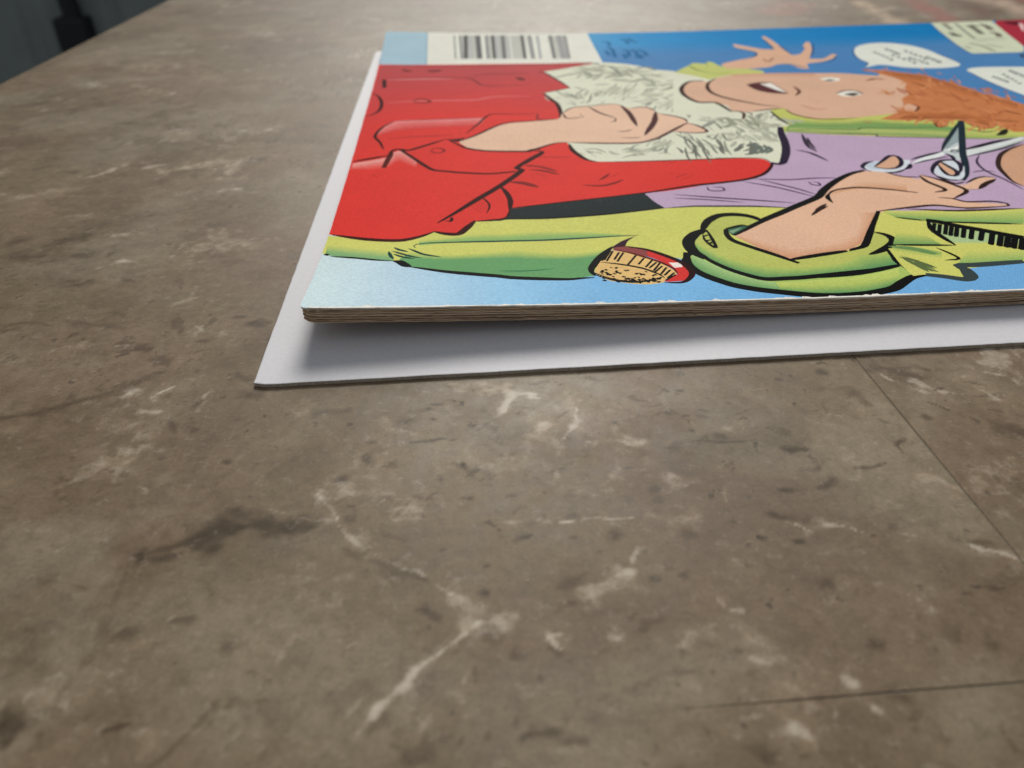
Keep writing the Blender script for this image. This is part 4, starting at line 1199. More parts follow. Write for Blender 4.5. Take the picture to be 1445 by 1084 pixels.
s 203,204,186 0.41 1 3123,4944 3170,4950 3214,4939
s 148,150,138 0.67 1 3356,4492 3398,4536 3438,4568
s 192,193,174 0.60 1 3302,4667 3388,4802 3467,4866
s 203,204,186 0.42 1 3326,4698 3370,4680 3433,4754
s 148,150,138 0.52 1 3062,4637 3117,4722 3169,4764
s 174,176,158 0.59 1 3266,4615 3313,4648 3356,4656
s 174,176,158 0.78 1 3144,4803 3196,4832 3249,4863
s 203,204,186 0.81 1 3361,4764 3401,4816 3438,4842
s 192,193,174 0.37 1 3324,4933 3396,4984 3462,5010
s 174,176,158 0.60 1 3309,4456 3384,4516 3465,4707
s 203,204,186 0.57 1 3366,4991 3424,5069 3477,5112
s 148,150,138 0.40 1 3172,4730 3218,4736 3268,4760
s 174,176,158 0.51 1 3312,4691 3360,4648 3438,4781
s 174,176,158 0.40 1 3152,4554 3182,4539 3216,4544
s 148,150,138 0.81 1 3086,4764 3116,4750 3156,4794
s 148,150,138 0.61 1 3448,4314 3488,4406 3529,4489
s 203,204,186 0.50 1 3355,4286 3428,4460 3506,4614
s 203,204,186 0.50 1 3217,4438 3260,4511 3296,4624
s 148,150,138 0.36 1 3245,4496 3297,4567 3349,4638
s 192,193,174 0.39 1 3295,4576 3357,4682 3418,4834
s 192,193,174 0.67 1 3404,4471 3448,4554 3492,4618
s 148,150,138 0.53 1 3560,4522 3621,4578 3687,4732
s 148,150,138 0.41 1 3704,4309 3764,4425 3824,4506
s 203,204,186 0.36 1 3299,4534 3352,4714 3420,4852
s 192,193,174 0.62 1 3652,4496 3709,4612 3767,4733
s 192,193,174 0.36 1 3546,4408 3590,4518 3635,4633
s 174,176,158 0.52 1 3573,4388 3623,4486 3674,4594
s 174,176,158 0.54 1 3402,4322 3461,4419 3522,4547
s 148,150,138 0.37 1 3086,4440 3135,4534 3182,4660
s 192,193,174 0.39 1 3506,4407 3574,4564 3646,4660
s 174,176,158 0.45 1 3480,4431 3556,4572 3626,4638
s 203,204,186 0.45 1 3866,4441 3838,4272 3820,4118
s 148,150,138 0.33 1 3688,4697 3718,4628 3716,4494
s 148,150,138 0.53 1 3772,4496 3806,4442 3836,4377
s 148,150,138 0.33 1 4225,4718 4256,4718 4271,4674
s 109,111,102 0.56 1 3742,4416 3724,4262 3739,4169
s 148,150,138 0.35 1 3527,4534 3535,4404 3544,4282
s 192,193,174 0.58 1 3662,4546 3708,4544 3749,4529
s 109,111,102 0.57 1 3690,4548 3711,4466 3749,4432
s 174,176,158 0.34 1 3644,4405 3648,4307 3632,4180
s 174,176,158 0.49 1 3510,4399 3522,4313 3542,4247
s 174,176,158 0.29 1 3625,4513 3629,4376 3602,4198
s 192,193,174 0.39 1 3614,4498 3595,4362 3628,4330
s 148,150,138 0.34 1 3701,4501 3736,4458 3739,4340
s 192,193,174 0.62 1 3794,4444 3816,4374 3818,4262
s 192,193,174 0.45 1 3673,4242 3676,4160 3706,4146
s 203,204,186 0.39 1 3608,4624 3616,4560 3631,4515
s 192,193,174 0.38 1 3716,4482 3720,4381 3716,4266
s 148,150,138 0.62 1 3779,4420 3774,4284 3770,4155
s 192,193,174 0.31 1 3505,4236 3525,4174 3530,4081
s 109,111,102 0.51 1 3593,4514 3599,4448 3602,4376
s 174,176,158 0.60 1 3441,4400 3454,4329 3462,4246
s 109,111,102 0.44 1 3662,4618 3656,4520 3682,4494
s 148,150,138 0.39 1 3865,4588 3892,4514 3886,4376
s 192,193,174 0.28 1 3556,4518 3566,4420 3586,4348
s 174,176,158 0.36 1 3674,4366 3695,4340 3716,4316
s 148,150,138 0.46 1 3626,4514 3628,4422 3618,4314
s 148,150,138 0.85 1 3656,4130 3670,3966 3746,3964
s 148,150,138 1.21 1 3420,3814 3526,3930 3638,4062
s 174,176,158 1.21 1 3741,4028 3819,4035 3866,3954
s 174,176,158 0.60 1 3644,4073 3656,3988 3703,3997
s 192,193,174 1.10 1 3554,4078 3601,4067 3660,4106
s 148,150,138 1.07 1 3635,3996 3705,4083 3752,4069
s 192,193,174 0.81 1 3406,3940 3415,3823 3426,3712
s 192,193,174 0.61 1 3564,4052 3606,4044 3640,4006
s 148,150,138 0.88 1 3510,4166 3559,4146 3610,4132
s 174,176,158 0.85 1 3608,4366 3666,4275 3720,4180
s 192,193,174 0.81 1 3779,4232 3831,4164 3907,4168
s 192,193,174 0.59 1 3558,4017 3630,4066 3651,3958
s 174,176,158 1.08 1 3457,4090 3523,4052 3579,3986
s 174,176,158 1.05 1 3652,4115 3694,4093 3734,4070
s 192,193,174 0.64 1 3655,4152 3702,4223 3750,4303
s 192,193,174 0.61 1 3726,4356 3776,4380 3816,4372
s 148,150,138 0.46 1 3795,4282 3849,4248 3929,4301
s 192,193,174 0.82 1 3694,4500 3710,4420 3739,4375
s 148,150,138 0.90 1 3746,4412 3783,4344 3870,4476
s 148,150,138 0.86 1 3658,4151 3721,4134 3770,4074
s 174,176,158 0.44 1 3612,4270 3656,4288 3708,4348
s 148,150,138 0.53 1 4021,4234 4098,4258 4191,4339
s 203,204,186 0.81 1 3889,4410 3946,4428 3986,4394
s 174,176,158 0.46 1 3718,4327 3760,4298 3808,4292
s 174,176,158 0.57 1 3806,4368 3834,4330 3862,4298
s 174,176,158 0.90 1 3712,4356 3747,4362 3783,4368
s 192,193,174 0.74 1 3599,4336 3687,4412 3744,4367
s 192,193,174 0.55 1 4012,4316 4044,4320 4088,4368
s 148,150,138 0.68 1 3594,4314 3638,4249 3714,4301
s 174,176,158 0.75 1 3754,4348 3808,4371 3876,4469
s 203,204,186 0.65 1 3955,3762 3966,3697 3972,3622
s 203,204,186 0.95 1 4070,3628 4116,3593 4136,3506
s 174,176,158 0.58 1 3830,3679 3854,3620 3911,3653
s 174,176,158 0.63 1 3824,3978 3858,3884 3870,3749
s 148,150,138 0.96 1 3879,3827 3905,3736 3947,3684
s 148,150,138 0.66 1 3908,3712 3988,3745 3992,3596
s 148,150,138 1.02 1 3764,3769 3762,3681 3780,3627
s 203,204,186 0.53 1 3868,3718 3910,3642 3984,3652
s 148,150,138 0.52 1 3716,3694 3695,3538 3701,3423
s 174,176,158 0.97 1 3812,3566 3832,3522 3866,3517
s 148,150,138 0.81 1 4089,3830 4147,3831 4192,3799
s 174,176,158 0.70 1 3637,3636 3644,3558 3666,3517
s 174,176,158 0.65 1 3724,3863 3752,3766 3743,3606
s 174,176,158 1.03 1 4021,3837 4011,3738 4000,3641
s 148,150,138 0.60 1 3862,3752 3912,3712 3928,3598
s 192,193,174 0.77 1 3904,3792 3922,3736 3926,3656
s 192,193,174 0.63 1 4026,3977 4104,4017 4203,4207
s 192,193,174 0.49 1 4035,4062 4078,4142 4120,4197
s 148,150,138 0.50 1 4158,4028 4214,4114 4270,4191
s 192,193,174 0.46 1 3928,4174 3999,4257 4066,4320
s 203,204,186 0.88 1 4040,4080 4110,4224 4174,4282
s 203,204,186 0.86 1 4129,4256 4197,4328 4266,4404
s 148,150,138 0.56 1 3983,3944 4076,4100 4163,4314
s 148,150,138 0.96 1 4179,4238 4224,4298 4258,4310
s 174,176,158 0.65 1 4010,4253 4098,4344 4194,4487
s 148,150,138 0.81 1 4051,4084 4102,4168 4152,4230
s 203,204,186 0.52 1 4107,4228 4186,4371 4263,4464
s 148,150,138 0.51 1 4030,4083 4094,4176 4139,4182
s 203,204,186 0.79 1 3631,3415 3672,3451 3715,3501
s 174,176,158 0.57 1 3378,3492 3440,3574 3488,3570
s 203,204,186 0.70 1 3576,3551 3610,3508 3647,3476
s 192,193,174 0.79 1 3510,3492 3558,3568 3606,3637
s 174,176,158 0.79 1 3684,3461 3704,3455 3734,3483
s 203,204,186 0.70 1 3466,3465 3532,3584 3596,3648
s 192,193,174 0.57 1 3438,3394 3478,3430 3520,3518
s 174,176,158 0.79 1 3509,3205 3560,3278 3610,3368
s 174,176,158 0.72 1 3551,3412 3598,3438 3638,3441
s 174,176,158 0.54 1 3601,3416 3670,3498 3741,3634
s 203,204,186 0.59 1 3406,3414 3435,3472 3466,3524
s 203,204,186 0.42 1 3485,3420 3528,3467 3570,3514
s 174,176,158 0.53 1 3672,3484 3722,3510 3770,3527
s 203,204,186 0.70 1 3665,3368 3694,3388 3728,3436
s 109,111,102 1.00 1 3684,3104 3716,3122 3752,3152
s 107,109,100 0.60 1 3578,3203 3626,3262 3670,3298
s 109,111,102 0.95 1 3657,3205 3720,3274 3777,3306
s 109,111,102 1.03 1 3510,3082 3574,3170 3634,3224
s 107,109,100 0.82 1 3644,3071 3714,3148 3786,3234
s 107,109,100 0.61 1 3714,3202 3768,3193 3824,3188
s 107,109,100 0.89 1 3566,2996 3628,3006 3702,3062
s 107,109,100 0.69 1 3583,3084 3654,3126 3736,3214
s 109,111,102 0.57 1 3663,3157 3734,3252 3797,3287
s 109,111,102 0.90 1 3615,3016 3694,3118 3768,3184
s 174,176,158 0.53 1 3384,4138 3456,4320 3530,4509
s 174,176,158 0.45 1 3334,4340 3370,4464 3415,4574
s 192,193,174 0.49 1 3551,4526 3604,4659 3640,4811
s 174,176,158 0.48 1 3270,4376 3321,4498 3372,4628
s 148,150,138 0.56 1 3390,4179 3435,4283 3484,4382
s 148,150,138 0.48 1 3298,4322 3366,4520 3430,4737
s 174,176,158 0.66 1 3387,4229 3420,4301 3456,4358
s 148,150,138 0.36 1 3508,4484 3554,4594 3590,4724
s 174,176,158 0.34 1 3486,4428 3521,4527 3559,4622
s 148,150,138 0.59 1 3306,4316 3340,4395 3373,4481
s 203,204,186 0.36 1 3498,4096 3550,4241 3606,4388
s 148,150,138 0.44 1 3450,4320 3502,4478 3560,4630
s 107,116,108 0.74 1 3727,3341 3722,3136 3630,3010
s 107,116,108 0.74 1 3763,3294 3758,3111 3665,2986
s 107,116,108 0.74 1 3823,3245 3800,3106 3713,2999
s 107,116,108 0.74 1 3846,3201 3832,3082 3748,2994
s 107,109,98 0.32 1 3132,3658 3205,3409 3204,3123
s 107,109,98 0.32 1 3184,3629 3255,3402 3266,3076 3275,2959
s 107,109,98 0.32 1 3264,3338 3394,3260 3457,3052
s 107,109,98 0.32 1 3308,3270 3396,3178 3416,3038
s 107,109,98 0.32 1 3050,3202 3122,3094 3201,3203
s 107,109,98 0.32 1 3159,3331 3188,3205 3124,3055
s 107,109,98 0.32 1 3402,3600 3428,3466 3529,3628
s 107,109,98 0.32 1 3403,3468 3448,3442
s 107,109,98 0.32 1 3142,3417 3156,3270
s 107,109,98 0.32 1 2228,3306 2330,3314 2408,3184
s 107,109,98 0.32 1 2252,3223 2347,3192
s 107,109,98 0.32 1 2544,3246 2650,3273 2736,3262
s 107,109,98 0.32 1 2516,3036 2615,3100 2756,3121
s 107,109,98 0.32 1 2658,3192 2728,3223
s 107,109,98 0.32 1 2848,3371 2942,3443 2988,3416
s 107,109,98 0.32 1 2889,3324 2990,3480
s 107,109,98 0.32 1 2910,3302 3005,3435
s 107,109,98 0.32 1 3138,3657 3175,3542 3168,3414
s 203,204,186 0.36 1 2228,3324 2248,3241 2286,3217
s 174,176,158 0.28 1 2217,3226 2246,3222 2268,3188
s 192,193,174 0.55 1 2164,3234 2191,3180 2226,3160
s 174,176,158 0.38 1 2281,3249 2302,3217 2324,3189
s 203,204,186 0.44 1 2270,3194 2287,3130 2310,3083
s 203,204,186 0.56 1 2275,3330 2287,3284 2304,3252
s 148,150,138 0.31 1 2310,3238 2343,3208 2366,3149
s 148,150,138 0.52 1 2256,3276 2265,3212 2287,3181
s 192,193,174 0.83 1 2840,3106 2906,3132 2952,3081
s 174,176,158 0.80 1 2440,3233 2470,3155 2516,3133
s 148,150,138 0.46 1 2606,3074 2642,3086 2674,3070
s 174,176,158 0.62 1 2580,3274 2626,3293 2659,3252
s 148,150,138 0.75 1 2796,3213 2856,3188 2936,3276
s 203,204,186 0.71 1 2746,3239 2785,3216 2810,3151
s 174,176,158 0.58 1 2748,3248 2817,3245 2874,3198
s 192,193,174 0.77 1 2702,3217 2774,3228 2824,3159
s 174,176,158 0.55 1 2638,3176 2679,3102 2736,3089
s 192,193,174 0.78 1 2616,3134 2679,3126 2756,3214
s 174,176,158 0.97 1 2628,3258 2671,3215 2693,3116
s 148,150,138 0.47 1 2618,3238 2684,3347 2748,3390
s 192,193,174 0.96 1 2654,3143 2702,3198 2746,3208
s 148,150,138 0.68 1 2599,3206 2667,3228 2721,3186
s 192,193,174 0.71 1 2925,3266 2959,3398 3006,3520
s 148,150,138 0.67 1 2904,3110 2930,3184 2948,3265
s 148,150,138 0.62 1 2813,3190 2854,3265 2895,3294
s 192,193,174 0.74 1 2788,3438 2836,3502 2884,3552
s 174,176,158 0.75 1 2799,3213 2822,3267 2848,3304
s 174,176,158 0.77 1 2958,3234 2996,3374 3052,3487
s 174,176,158 0.48 1 2842,3274 2868,3336 2896,3367
s 174,176,158 0.51 1 2863,3442 2899,3478 2936,3520
s 174,176,158 0.58 1 2892,3282 2940,3335 2989,3398
s 192,193,174 0.48 1 2780,3303 2829,3412 2882,3505
s 203,204,186 0.65 1 2988,3306 3030,3379 3074,3434
s 148,150,138 0.69 1 2935,3484 2962,3560 2993,3608
s 109,111,102 0.25 1 3176,3529 3202,3371 3197,3170
s 109,111,102 0.49 1 3435,3262 3401,3123 3403,3024
s 133,135,122 0.52 1 3464,3446 3453,3285 3418,3108
s 107,109,100 0.55 1 3206,3508 3206,3380 3220,3282
s 109,111,102 0.40 1 3358,3288 3349,3156 3351,3042
s 109,111,102 0.41 1 3252,3210 3240,3010 3222,2809
s 109,111,102 0.36 1 3205,3601 3166,3412 3155,3252
s 109,111,102 0.38 1 3561,3628 3543,3438 3585,3364
s 107,109,100 0.39 1 3121,3264 3079,3046 3064,2857
s 133,135,122 0.44 1 3290,3524 3278,3351 3260,3177
s 133,135,122 0.50 1 3326,3482 3351,3372 3368,3253
s 109,111,102 0.52 1 3199,3288 3178,3104 3178,2952
s 109,111,102 0.26 1 3277,3226 3288,3145 3274,3029
s 109,111,102 0.36 1 3479,3397 3435,3225 3428,3090
s 107,109,100 0.36 1 3146,3283 3166,3132 3134,2920
s 107,109,100 0.35 1 3216,3680 3250,3600 3254,3463
s 107,109,100 0.27 1 3216,3338 3227,3238 3270,3222
s 133,135,122 0.38 1 3512,3405 3465,3174 3453,2989
s 107,109,100 0.34 1 3463,3521 3438,3294 3458,3144
s 133,135,122 0.42 1 3296,3458 3286,3287 3260,3104
s 109,111,102 0.49 1 3231,3308 3267,3254 3284,3155
s 109,111,102 0.48 1 3040,3268 3058,3196 3054,3087
s 192,193,174 0.52 1 3842,3462 3879,3446 3901,3394
s 192,193,174 0.68 1 3924,3481 3967,3430 3976,3314
s 174,176,158 0.87 1 3908,3388 3956,3373 3980,3304
s 174,176,158 0.73 1 3812,3504 3830,3438 3842,3363
s 192,193,174 0.71 1 3926,3728 3945,3594 3928,3410
s 174,176,158 0.90 1 3954,3569 3942,3479 3936,3398
s 174,176,158 0.55 1 3888,3480 3924,3385 3997,3384
s 192,193,174 0.72 1 3801,3448 3868,3434 3930,3408
s 174,176,158 0.79 1 3980,3542 4012,3517 4060,3539
s 174,176,158 0.56 1 3753,3565 3776,3457 3790,3335
s 192,193,174 0.95 1 3886,3508 3898,3447 3912,3394
s 192,193,174 0.79 1 3693,3517 3735,3457 3738,3323
s 174,176,158 0.74 1 3988,3652 4014,3558 4001,3403
s 174,176,158 0.91 1 3931,3594 3926,3480 3939,3399
s 192,193,174 0.52 1 3499,4140 3556,4154 3580,4068
s 174,176,158 0.30 1 3506,3866 3498,3759 3517,3706
s 174,176,158 0.68 1 3342,3834 3368,3812 3388,3776
s 203,204,186 0.65 1 3634,3671 3654,3656 3676,3644
s 148,150,138 0.30 1 3378,3888 3372,3785 3374,3697
s 174,176,158 0.65 1 3744,3960 3730,3858 3735,3789
s 192,193,174 0.45 1 3770,3992 3797,3948 3803,3865
s 148,150,138 0.63 1 3202,3942 3199,3796 3182,3638
s 203,204,186 0.31 1 3789,3626 3817,3553 3812,3420
s 174,176,158 0.47 1 3861,3815 3873,3734 3888,3662
s 174,176,158 0.54 1 3585,3627 3608,3608 3605,3534
s 192,193,174 0.45 1 3656,3968 3649,3886 3654,3826
s 192,193,174 0.65 1 3810,3910 3820,3816 3833,3729
s 148,150,138 0.66 1 3588,3992 3601,3880 3591,3734
s 154,156,136 1.10 1 3969,4214 3996,4056 3980,3832
s 179,180,160 1.21 1 3969,3967 4042,4000 4096,3970
s 154,156,136 1.06 1 3920,3963 3985,3956 3950,3754
s 179,180,160 1.25 1 4008,3804 4078,3762 4178,3812
s 179,180,160 1.14 1 4199,4022 4241,3960 4272,3878
s 179,180,160 1.29 1 3920,3694 3986,3738 4047,3758
s 179,180,160 1.24 1 4294,3924 4375,3926 4427,3858
s 154,156,136 0.85 1 3774,4058 3835,4041 3874,3966
s 179,180,160 1.28 1 4009,3984 4048,3872 4102,3801
s 154,156,136 0.93 1 3922,4079 3920,3888 3966,3801
s 154,156,136 1.26 1 3858,3872 3892,3860 3942,3902
s 154,156,136 1.28 1 3764,4138 3756,3972 3766,3840
s 179,180,160 1.00 1 4277,4053 4300,3937 4314,3808
s 154,156,136 1.12 1 3588,3820 3664,3818 3771,3966
s 51,16,15 0.60 1 2128,6238 2178,6320 2294,5922 2404,5508
s 51,16,15 0.50 1 2404,5508 2242,5415 2082,5322
s 51,16,15 0.94 1 2075,5330 2130,5061 2176,4841 2169,4498 2134,4286
s 128,64,58 0.40 1 2178,6320 2491,6478 2846,6733
s 51,16,15 0.94 1 2119,3484 2126,3298 2174,3116 2220,3015 2296,2954
s 51,16,15 0.45 1 2296,2954 2750,2927 3409,2916 3296,2926 3674,2886 3724,2750
s 21,22,22 0.60 1 4252,4321 4244,4053 4262,3768
s 42,30,54 1.48 0.5 4155,3750 4092,3552 4014,3240 3927,2990 3810,2742 3817,2757 3766,2716 3714,2759
p 222,223,202 3708,6072 4102,5955 4366,5878 4660,5653 4362,4456 4262,4298 3965,4142 3652,4135 3280,4340
p 230,192,166 1121,3668 1282,3824 1496,4120 1639,4209 1842,4233 2134,4286 2188,4511 2301,4685 2453,4720 2523,4694 2652,4762 2772,4768 2834,4698 2884,4580 3053,4612 3114,4496 3130,4371 3270,4238 3340,4128 3342,4028 3424,3826 3442,3694 3376,3648 3131,3735 2876,3494 2762,3445 2482,3459 2118,3526 2014,3517 1835,3394 1739,3306 1702,3314 1758,3312 1392,3367 1207,3470
g 0:230,192,166 1:230,191,163 | 1212,3701 1493,4073 1838,4184 2056,4220 2342,4259 | 1271,3484 1458,3420 1764,3383 1854,3580 2120,3633
s 77,42,44 0.60 1 2480,4700 2568,4435 2692,4238
s 77,42,44 1.08 1 2822,4710 2848,4398 2834,3951
s 77,42,44 1.21 1 3118,4414 3026,4070 2845,3651
s 77,42,44 0.80 1 3336,4004 3102,3730 2941,3551 2816,3459
s 77,42,44 0.45 1 2168,4461 2300,4674 2453,4720 2652,4762 2772,4768 2833,4692
s 77,42,44 0.80 1 2118,3522 2480,3451 2761,3440 2960,3578
s 77,42,44 0.50 1 2884,4580 3053,4612 3118,4478
s 77,42,44 0.80 1 3112,4550 3128,4361
s 77,42,44 0.60 1 3128,4361 3270,4238 3340,4128 3340,4018
s 77,42,44 0.60 1 3284,3963 3364,3952 3434,3801 3435,3685 3314,3666 3128,3735
s 77,42,44 0.40 1 2614,3816 2674,3794 2772,3842
s 77,42,44 0.35 1 2626,3612 2713,3584 2798,3599
s 77,42,44 0.50 1 2188,4484 2214,4300 2380,4330
s 77,42,44 0.50 1 2357,4462 2374,4331
s 77,42,44 0.40 1 2676,4240 2658,4143 2600,4126
s 77,42,44 0.35 1 3068,4164 3098,4110
s 51,16,15 0.67 1 1031,3744 1122,3678 1282,3833 1496,4120 1640,4228 1843,4248 2134,4286
s 51,16,15 0.80 1 1018,3767 1108,3607 1207,3462 1392,3364 1758,3308 1739,3306 1834,3390 2015,3526 2130,3520
p 51,16,15 1024,3766 1083,3747 1202,3789 1121,3668
s 51,16,15 0.74 1 1766,3334 1860,3271 1758,3109 1674,2988 1594,2888
s 42,15,15 0.80 0 1714,3308 1781,3360 1845,3373
p 195,200,119 3725,6070 3858,6254 3986,6414 4074,6545 4216,6475 4276,6596 4323,6539 4344,6312 4566,6183 4780,5996 4726,5842 4292,5853 4020,5668 3911,5875
s 93,122,60 0.50 1 3986,6414 4015,6192 4112,5990
s 93,122,60 0.50 1 4246,6551 4187,6282
s 138,154,80 0.50 1 4004,6156 4183,5942 4388,5948
p 220,176,148 4380,6433 4714,6640 4922,6775 5022,6950 5014,7132 4916,7269 4862,7401 4908,7606 5010,7442 5162,7207 5318,7152 5367,7408 5398,7718 5440,8000 5498,8063 5506,7800 5481,7454 5436,7022 5418,6776 5548,6824 5712,7102 5770,7336 5918,7574 5946,7519 5794,7068 5546,6542 5712,6505 5928,6758 5978,6724 5844,6516 5652,6359 5412,6294 5330,5996 5240,6034 5210,6272 5066,6312 4908,6166 4686,6125 4390,6172
s 29,79,128 0.50 1 4701,6601 4891,6738 5007,6918 5011,7096 4836,7377
s 29,79,128 0.50 1 5435,7969 5358,7380 5312,7134
s 29,79,128 0.50 1 5481,7454 5443,7039 5425,6793
s 29,79,128 0.50 1 5714,7082 5770,7336
s 29,79,128 0.50 1 5982,7512 5752,6940 5611,6658
s 29,79,128 0.50 1 5961,6683 5784,6418 5506,6262
s 29,79,128 0.50 1 5330,5996 5216,6287 5066,6312
s 149,104,90 0.60 1 4992,6661 4998,6468 5150,6694
s 214,208,210 0.67 1 4908,7606 5010,7442
s 214,208,210 0.67 1 5446,8019 5416,7714
p 217,176,150 3618,5308 3678,5462 3764,5570 3914,5642 3940,5591 4011,5580 4122,5736 4364,5871 4837,5868 5040,5821 5315,5791 5600,5745 5956,5551 6140,5812 6226,5472 6004,4728 5673,4264 5441,4033 5086,3973 5002,3944 4800,3964 4622,3974 4784,3926 4576,3966 4438,4153 4423,4382 4066,4274 3879,4320 3897,4568 3801,4694 3646,4728 3589,4910 3590,5153
g 0:217,176,150 1:203,154,128 | 4313,5708 4754,5638 5223,5564 | 4364,5871 4837,5868 5315,5791
s 58,36,32 1.01 0.5 3950,5624 3791,5613 3662,5431 3588,5216 3574,4972 3642,4716 3799,4688 3842,4531 3866,4322
s 58,36,32 0.87 1 4118,5723 3994,5549 3916,5361 3884,5111 3949,4888 4109,4672 4264,4515 4400,4440
s 76,48,42 0.67 1 3861,4355 3948,4311 3962,4220 3893,4052 3853,4058
s 76,48,42 0.50 1 3986,4295 4032,4236 4028,4160
s 76,48,42 0.60 1 4055,4286 4266,4351 4419,4372
s 90,58,40 0.60 1 4422,4340 4436,4148 4576,3966 4780,3917 4985,3938
p 90,42,48 4373,5384 4530,5467 4665,5432 4679,5117 4676,4932 4520,4980 4401,5134
p 239,234,226 4524,5401 4656,5407 4667,5106 4668,4963 4612,5064 4557,5264
s 74,34,38 0.67 1 4368,5392 4414,5126 4522,4986 4668,4920
s 74,34,38 0.50 1 4376,5390 4518,5429 4612,5374
s 110,70,58 0.80 1 4844,5220 4824,5001 4720,4834
p 238,235,224 5256,5524 5390,5564 5481,5508 5452,5403 5302,5359
p 238,235,224 5168,4856 5320,4956 5424,4908 5430,4786 5273,4708 5182,4746
s 122,82,54 0.87 1 5720,5347 5872,5425 5958,5364
s 196,146,122 0.74 1 4634,4472 4710,4298 4858,4302
s 76,48,42 0.60 1 5168,4856 5320,4956 5424,4908 5430,4786
p 42,28,24 5268,5432 5351,5474 5417,5436 5328,5382
p 42,28,24 5228,4816 5340,4860 5414,4818 5297,4728
p 198,125,80 5956,5894 6130,5790 6319,5657 6515,5454 6532,5272 6553,5162 6601,5075 6632,4878 6656,4652 6693,4587 6754,4438 6803,4172 12250,6900 12250,6250 6242,3299 6158,3302 6118,3520 6002,3440 5912,3517 5892,3623 5886,3744 5777,3711 5641,3565 5572,3538 5647,3778 5372,3784 5174,3860 5326,3974 5465,4082 5644,4322 5722,4536 5918,4742 5976,4980 6097,5154 6102,5423 6027,5611
g 0:164,98,63 1:200,124,76 | 6076,5784 6484,5396 6576,4918 6664,4538 6746,4186 | 6100,5354 6302,5056 6399,4608 6522,4302 6606,3966
g 0:192,116,70 1:162,96,60 | 5572,4066 5760,3987 6023,3948 6175,3727 | 5348,3846 5664,3810 5918,3764 6043,3508
s 140,80,48 0.74 1 6158,5210 6214,5070 6210,4912
s 140,80,48 0.74 1 5836,4294 5850,4156
s 140,80,48 0.74 1 5852,3974 5878,3868
s 140,80,48 0.74 1 5996,3876 6070,3881
s 140,80,48 0.74 1 6448,3990 6511,3929 6556,3820
s 140,80,48 0.74 1 6187,3701 6270,3655 6400,3598
s 140,80,48 0.74 1 5472,3927 5554,3866 5662,3860
s 140,80,48 0.74 1 5975,4732 6045,4632
s 140,80,48 0.74 1 6002,4494 6056,4372
s 106,62,42 0.50 1 5640,3765 5572,3538 5641,3565 5772,3702
s 106,62,42 0.50 1 5892,3623 5912,3517 6002,3440 6114,3512
p 217,171,144 5592,4248 5690,4354 5754,4334 5722,4202 5624,4084 5558,4110
s 106,64,48 0.60 1 5720,4355 5754,4278 5716,4176 5612,4060
s 184,110,72 0.51 1 6203,5774 6200,5714 6210,5674
s 191,116,73 0.51 1 6166,5876 6159,5776 6150,5674
s 168,98,63 0.44 1 6038,5824 6038,5734 6034,5637
s 168,98,63 0.53 1 6153,5733 6176,5702 6152,5598
s 168,98,63 0.31 1 5904,5892 5924,5844 5928,5764
s 208,141,96 0.38 1 6208,5960 6227,5918 6194,5794
s 168,98,63 0.49 1 6118,5811 6130,5792 6129,5750
s 208,141,96 0.66 1 6121,5841 6117,5785 6122,5744
s 184,110,72 0.67 1 5935,5908 5951,5850 5947,5760
s 191,116,73 0.35 1 6026,5824 6058,5842 6069,5816
s 208,141,96 0.34 1 6179,5766 6160,5679 6132,5580
s 191,116,73 0.49 1 6200,5758 6225,5754 6222,5702
s 203,133,88 0.32 1 5944,5792 5970,5785 5974,5738
s 184,110,72 0.40 1 6168,5742 6150,5634 6208,5666
s 208,141,96 0.48 1 6638,5900 6608,5812 6577,5724
s 191,116,73 0.62 1 6476,5556 6468,5487 6496,5480
s 203,133,88 0.51 1 6688,5610 6682,5544 6689,5497
s 168,98,63 0.43 1 6556,5666 6527,5572 6524,5516
s 168,98,63 0.53 1 6290,5530 6280,5466 6254,5386
s 168,98,63 0.65 1 6461,5388 6456,5346 6447,5299
s 208,141,96 0.59 1 6379,5345 6378,5302 6400,5296
s 191,116,73 0.47 1 6476,5644 6441,5540 6417,5450
s 191,116,73 0.39 1 6425,5622 6432,5602 6432,5568
s 191,116,73 0.65 1 6264,5488 6245,5414 6233,5352
s 168,98,63 0.31 1 6436,5796 6417,5716 6426,5680
s 168,98,63 0.41 1 6329,5610 6312,5534 6295,5458
s 191,116,73 0.40 1 6266,5384 6280,5364 6258,5291
s 191,116,73 0.31 1 6510,5514 6456,5384 6434,5292
s 208,141,96 0.42 1 6691,5226 6706,5210 6712,5180
s 203,133,88 0.40 1 6394,5179 6379,5107 6343,5011
s 184,110,72 0.62 1 6583,5290 6546,5175 6533,5094
s 184,110,72 0.42 1 6653,5210 6621,5122 6590,5037
s 184,110,72 0.31 1 6782,5430 6746,5348 6724,5282
s 208,141,96 0.39 1 6647,5296 6650,5252 6646,5202
s 208,141,96 0.55 1 6722,5228 6684,5142 6655,5064
s 168,98,63 0.48 1 6565,5154 6539,5092 6522,5040
s 208,141,96 0.47 1 6369,5208 6313,5084 6275,4979
s 191,116,73 0.35 1 6419,5340 6396,5258 6354,5160
s 208,141,96 0.63 1 6497,5209 6463,5124 6433,5046
s 208,141,96 0.63 1 6464,5384 6430,5294 6388,5197
s 168,98,63 0.47 1 6642,5258 6604,5148 6590,5068
s 208,141,96 0.36 1 6597,5204 6584,5129 6581,5066
s 208,141,96 0.52 1 6585,4812 6597,4793 6577,4731
s 191,116,73 0.52 1 6682,4864 6670,4798 6692,4780
s 203,133,88 0.48 1 6528,4912 6531,4880 6542,4860
s 191,116,73 0.36 1 6548,4761 6511,4665 6510,4612
s 191,116,73 0.47 1 6824,4862 6773,4760 6760,4698
s 168,98,63 0.50 1 6740,4838 6715,4763 6718,4724
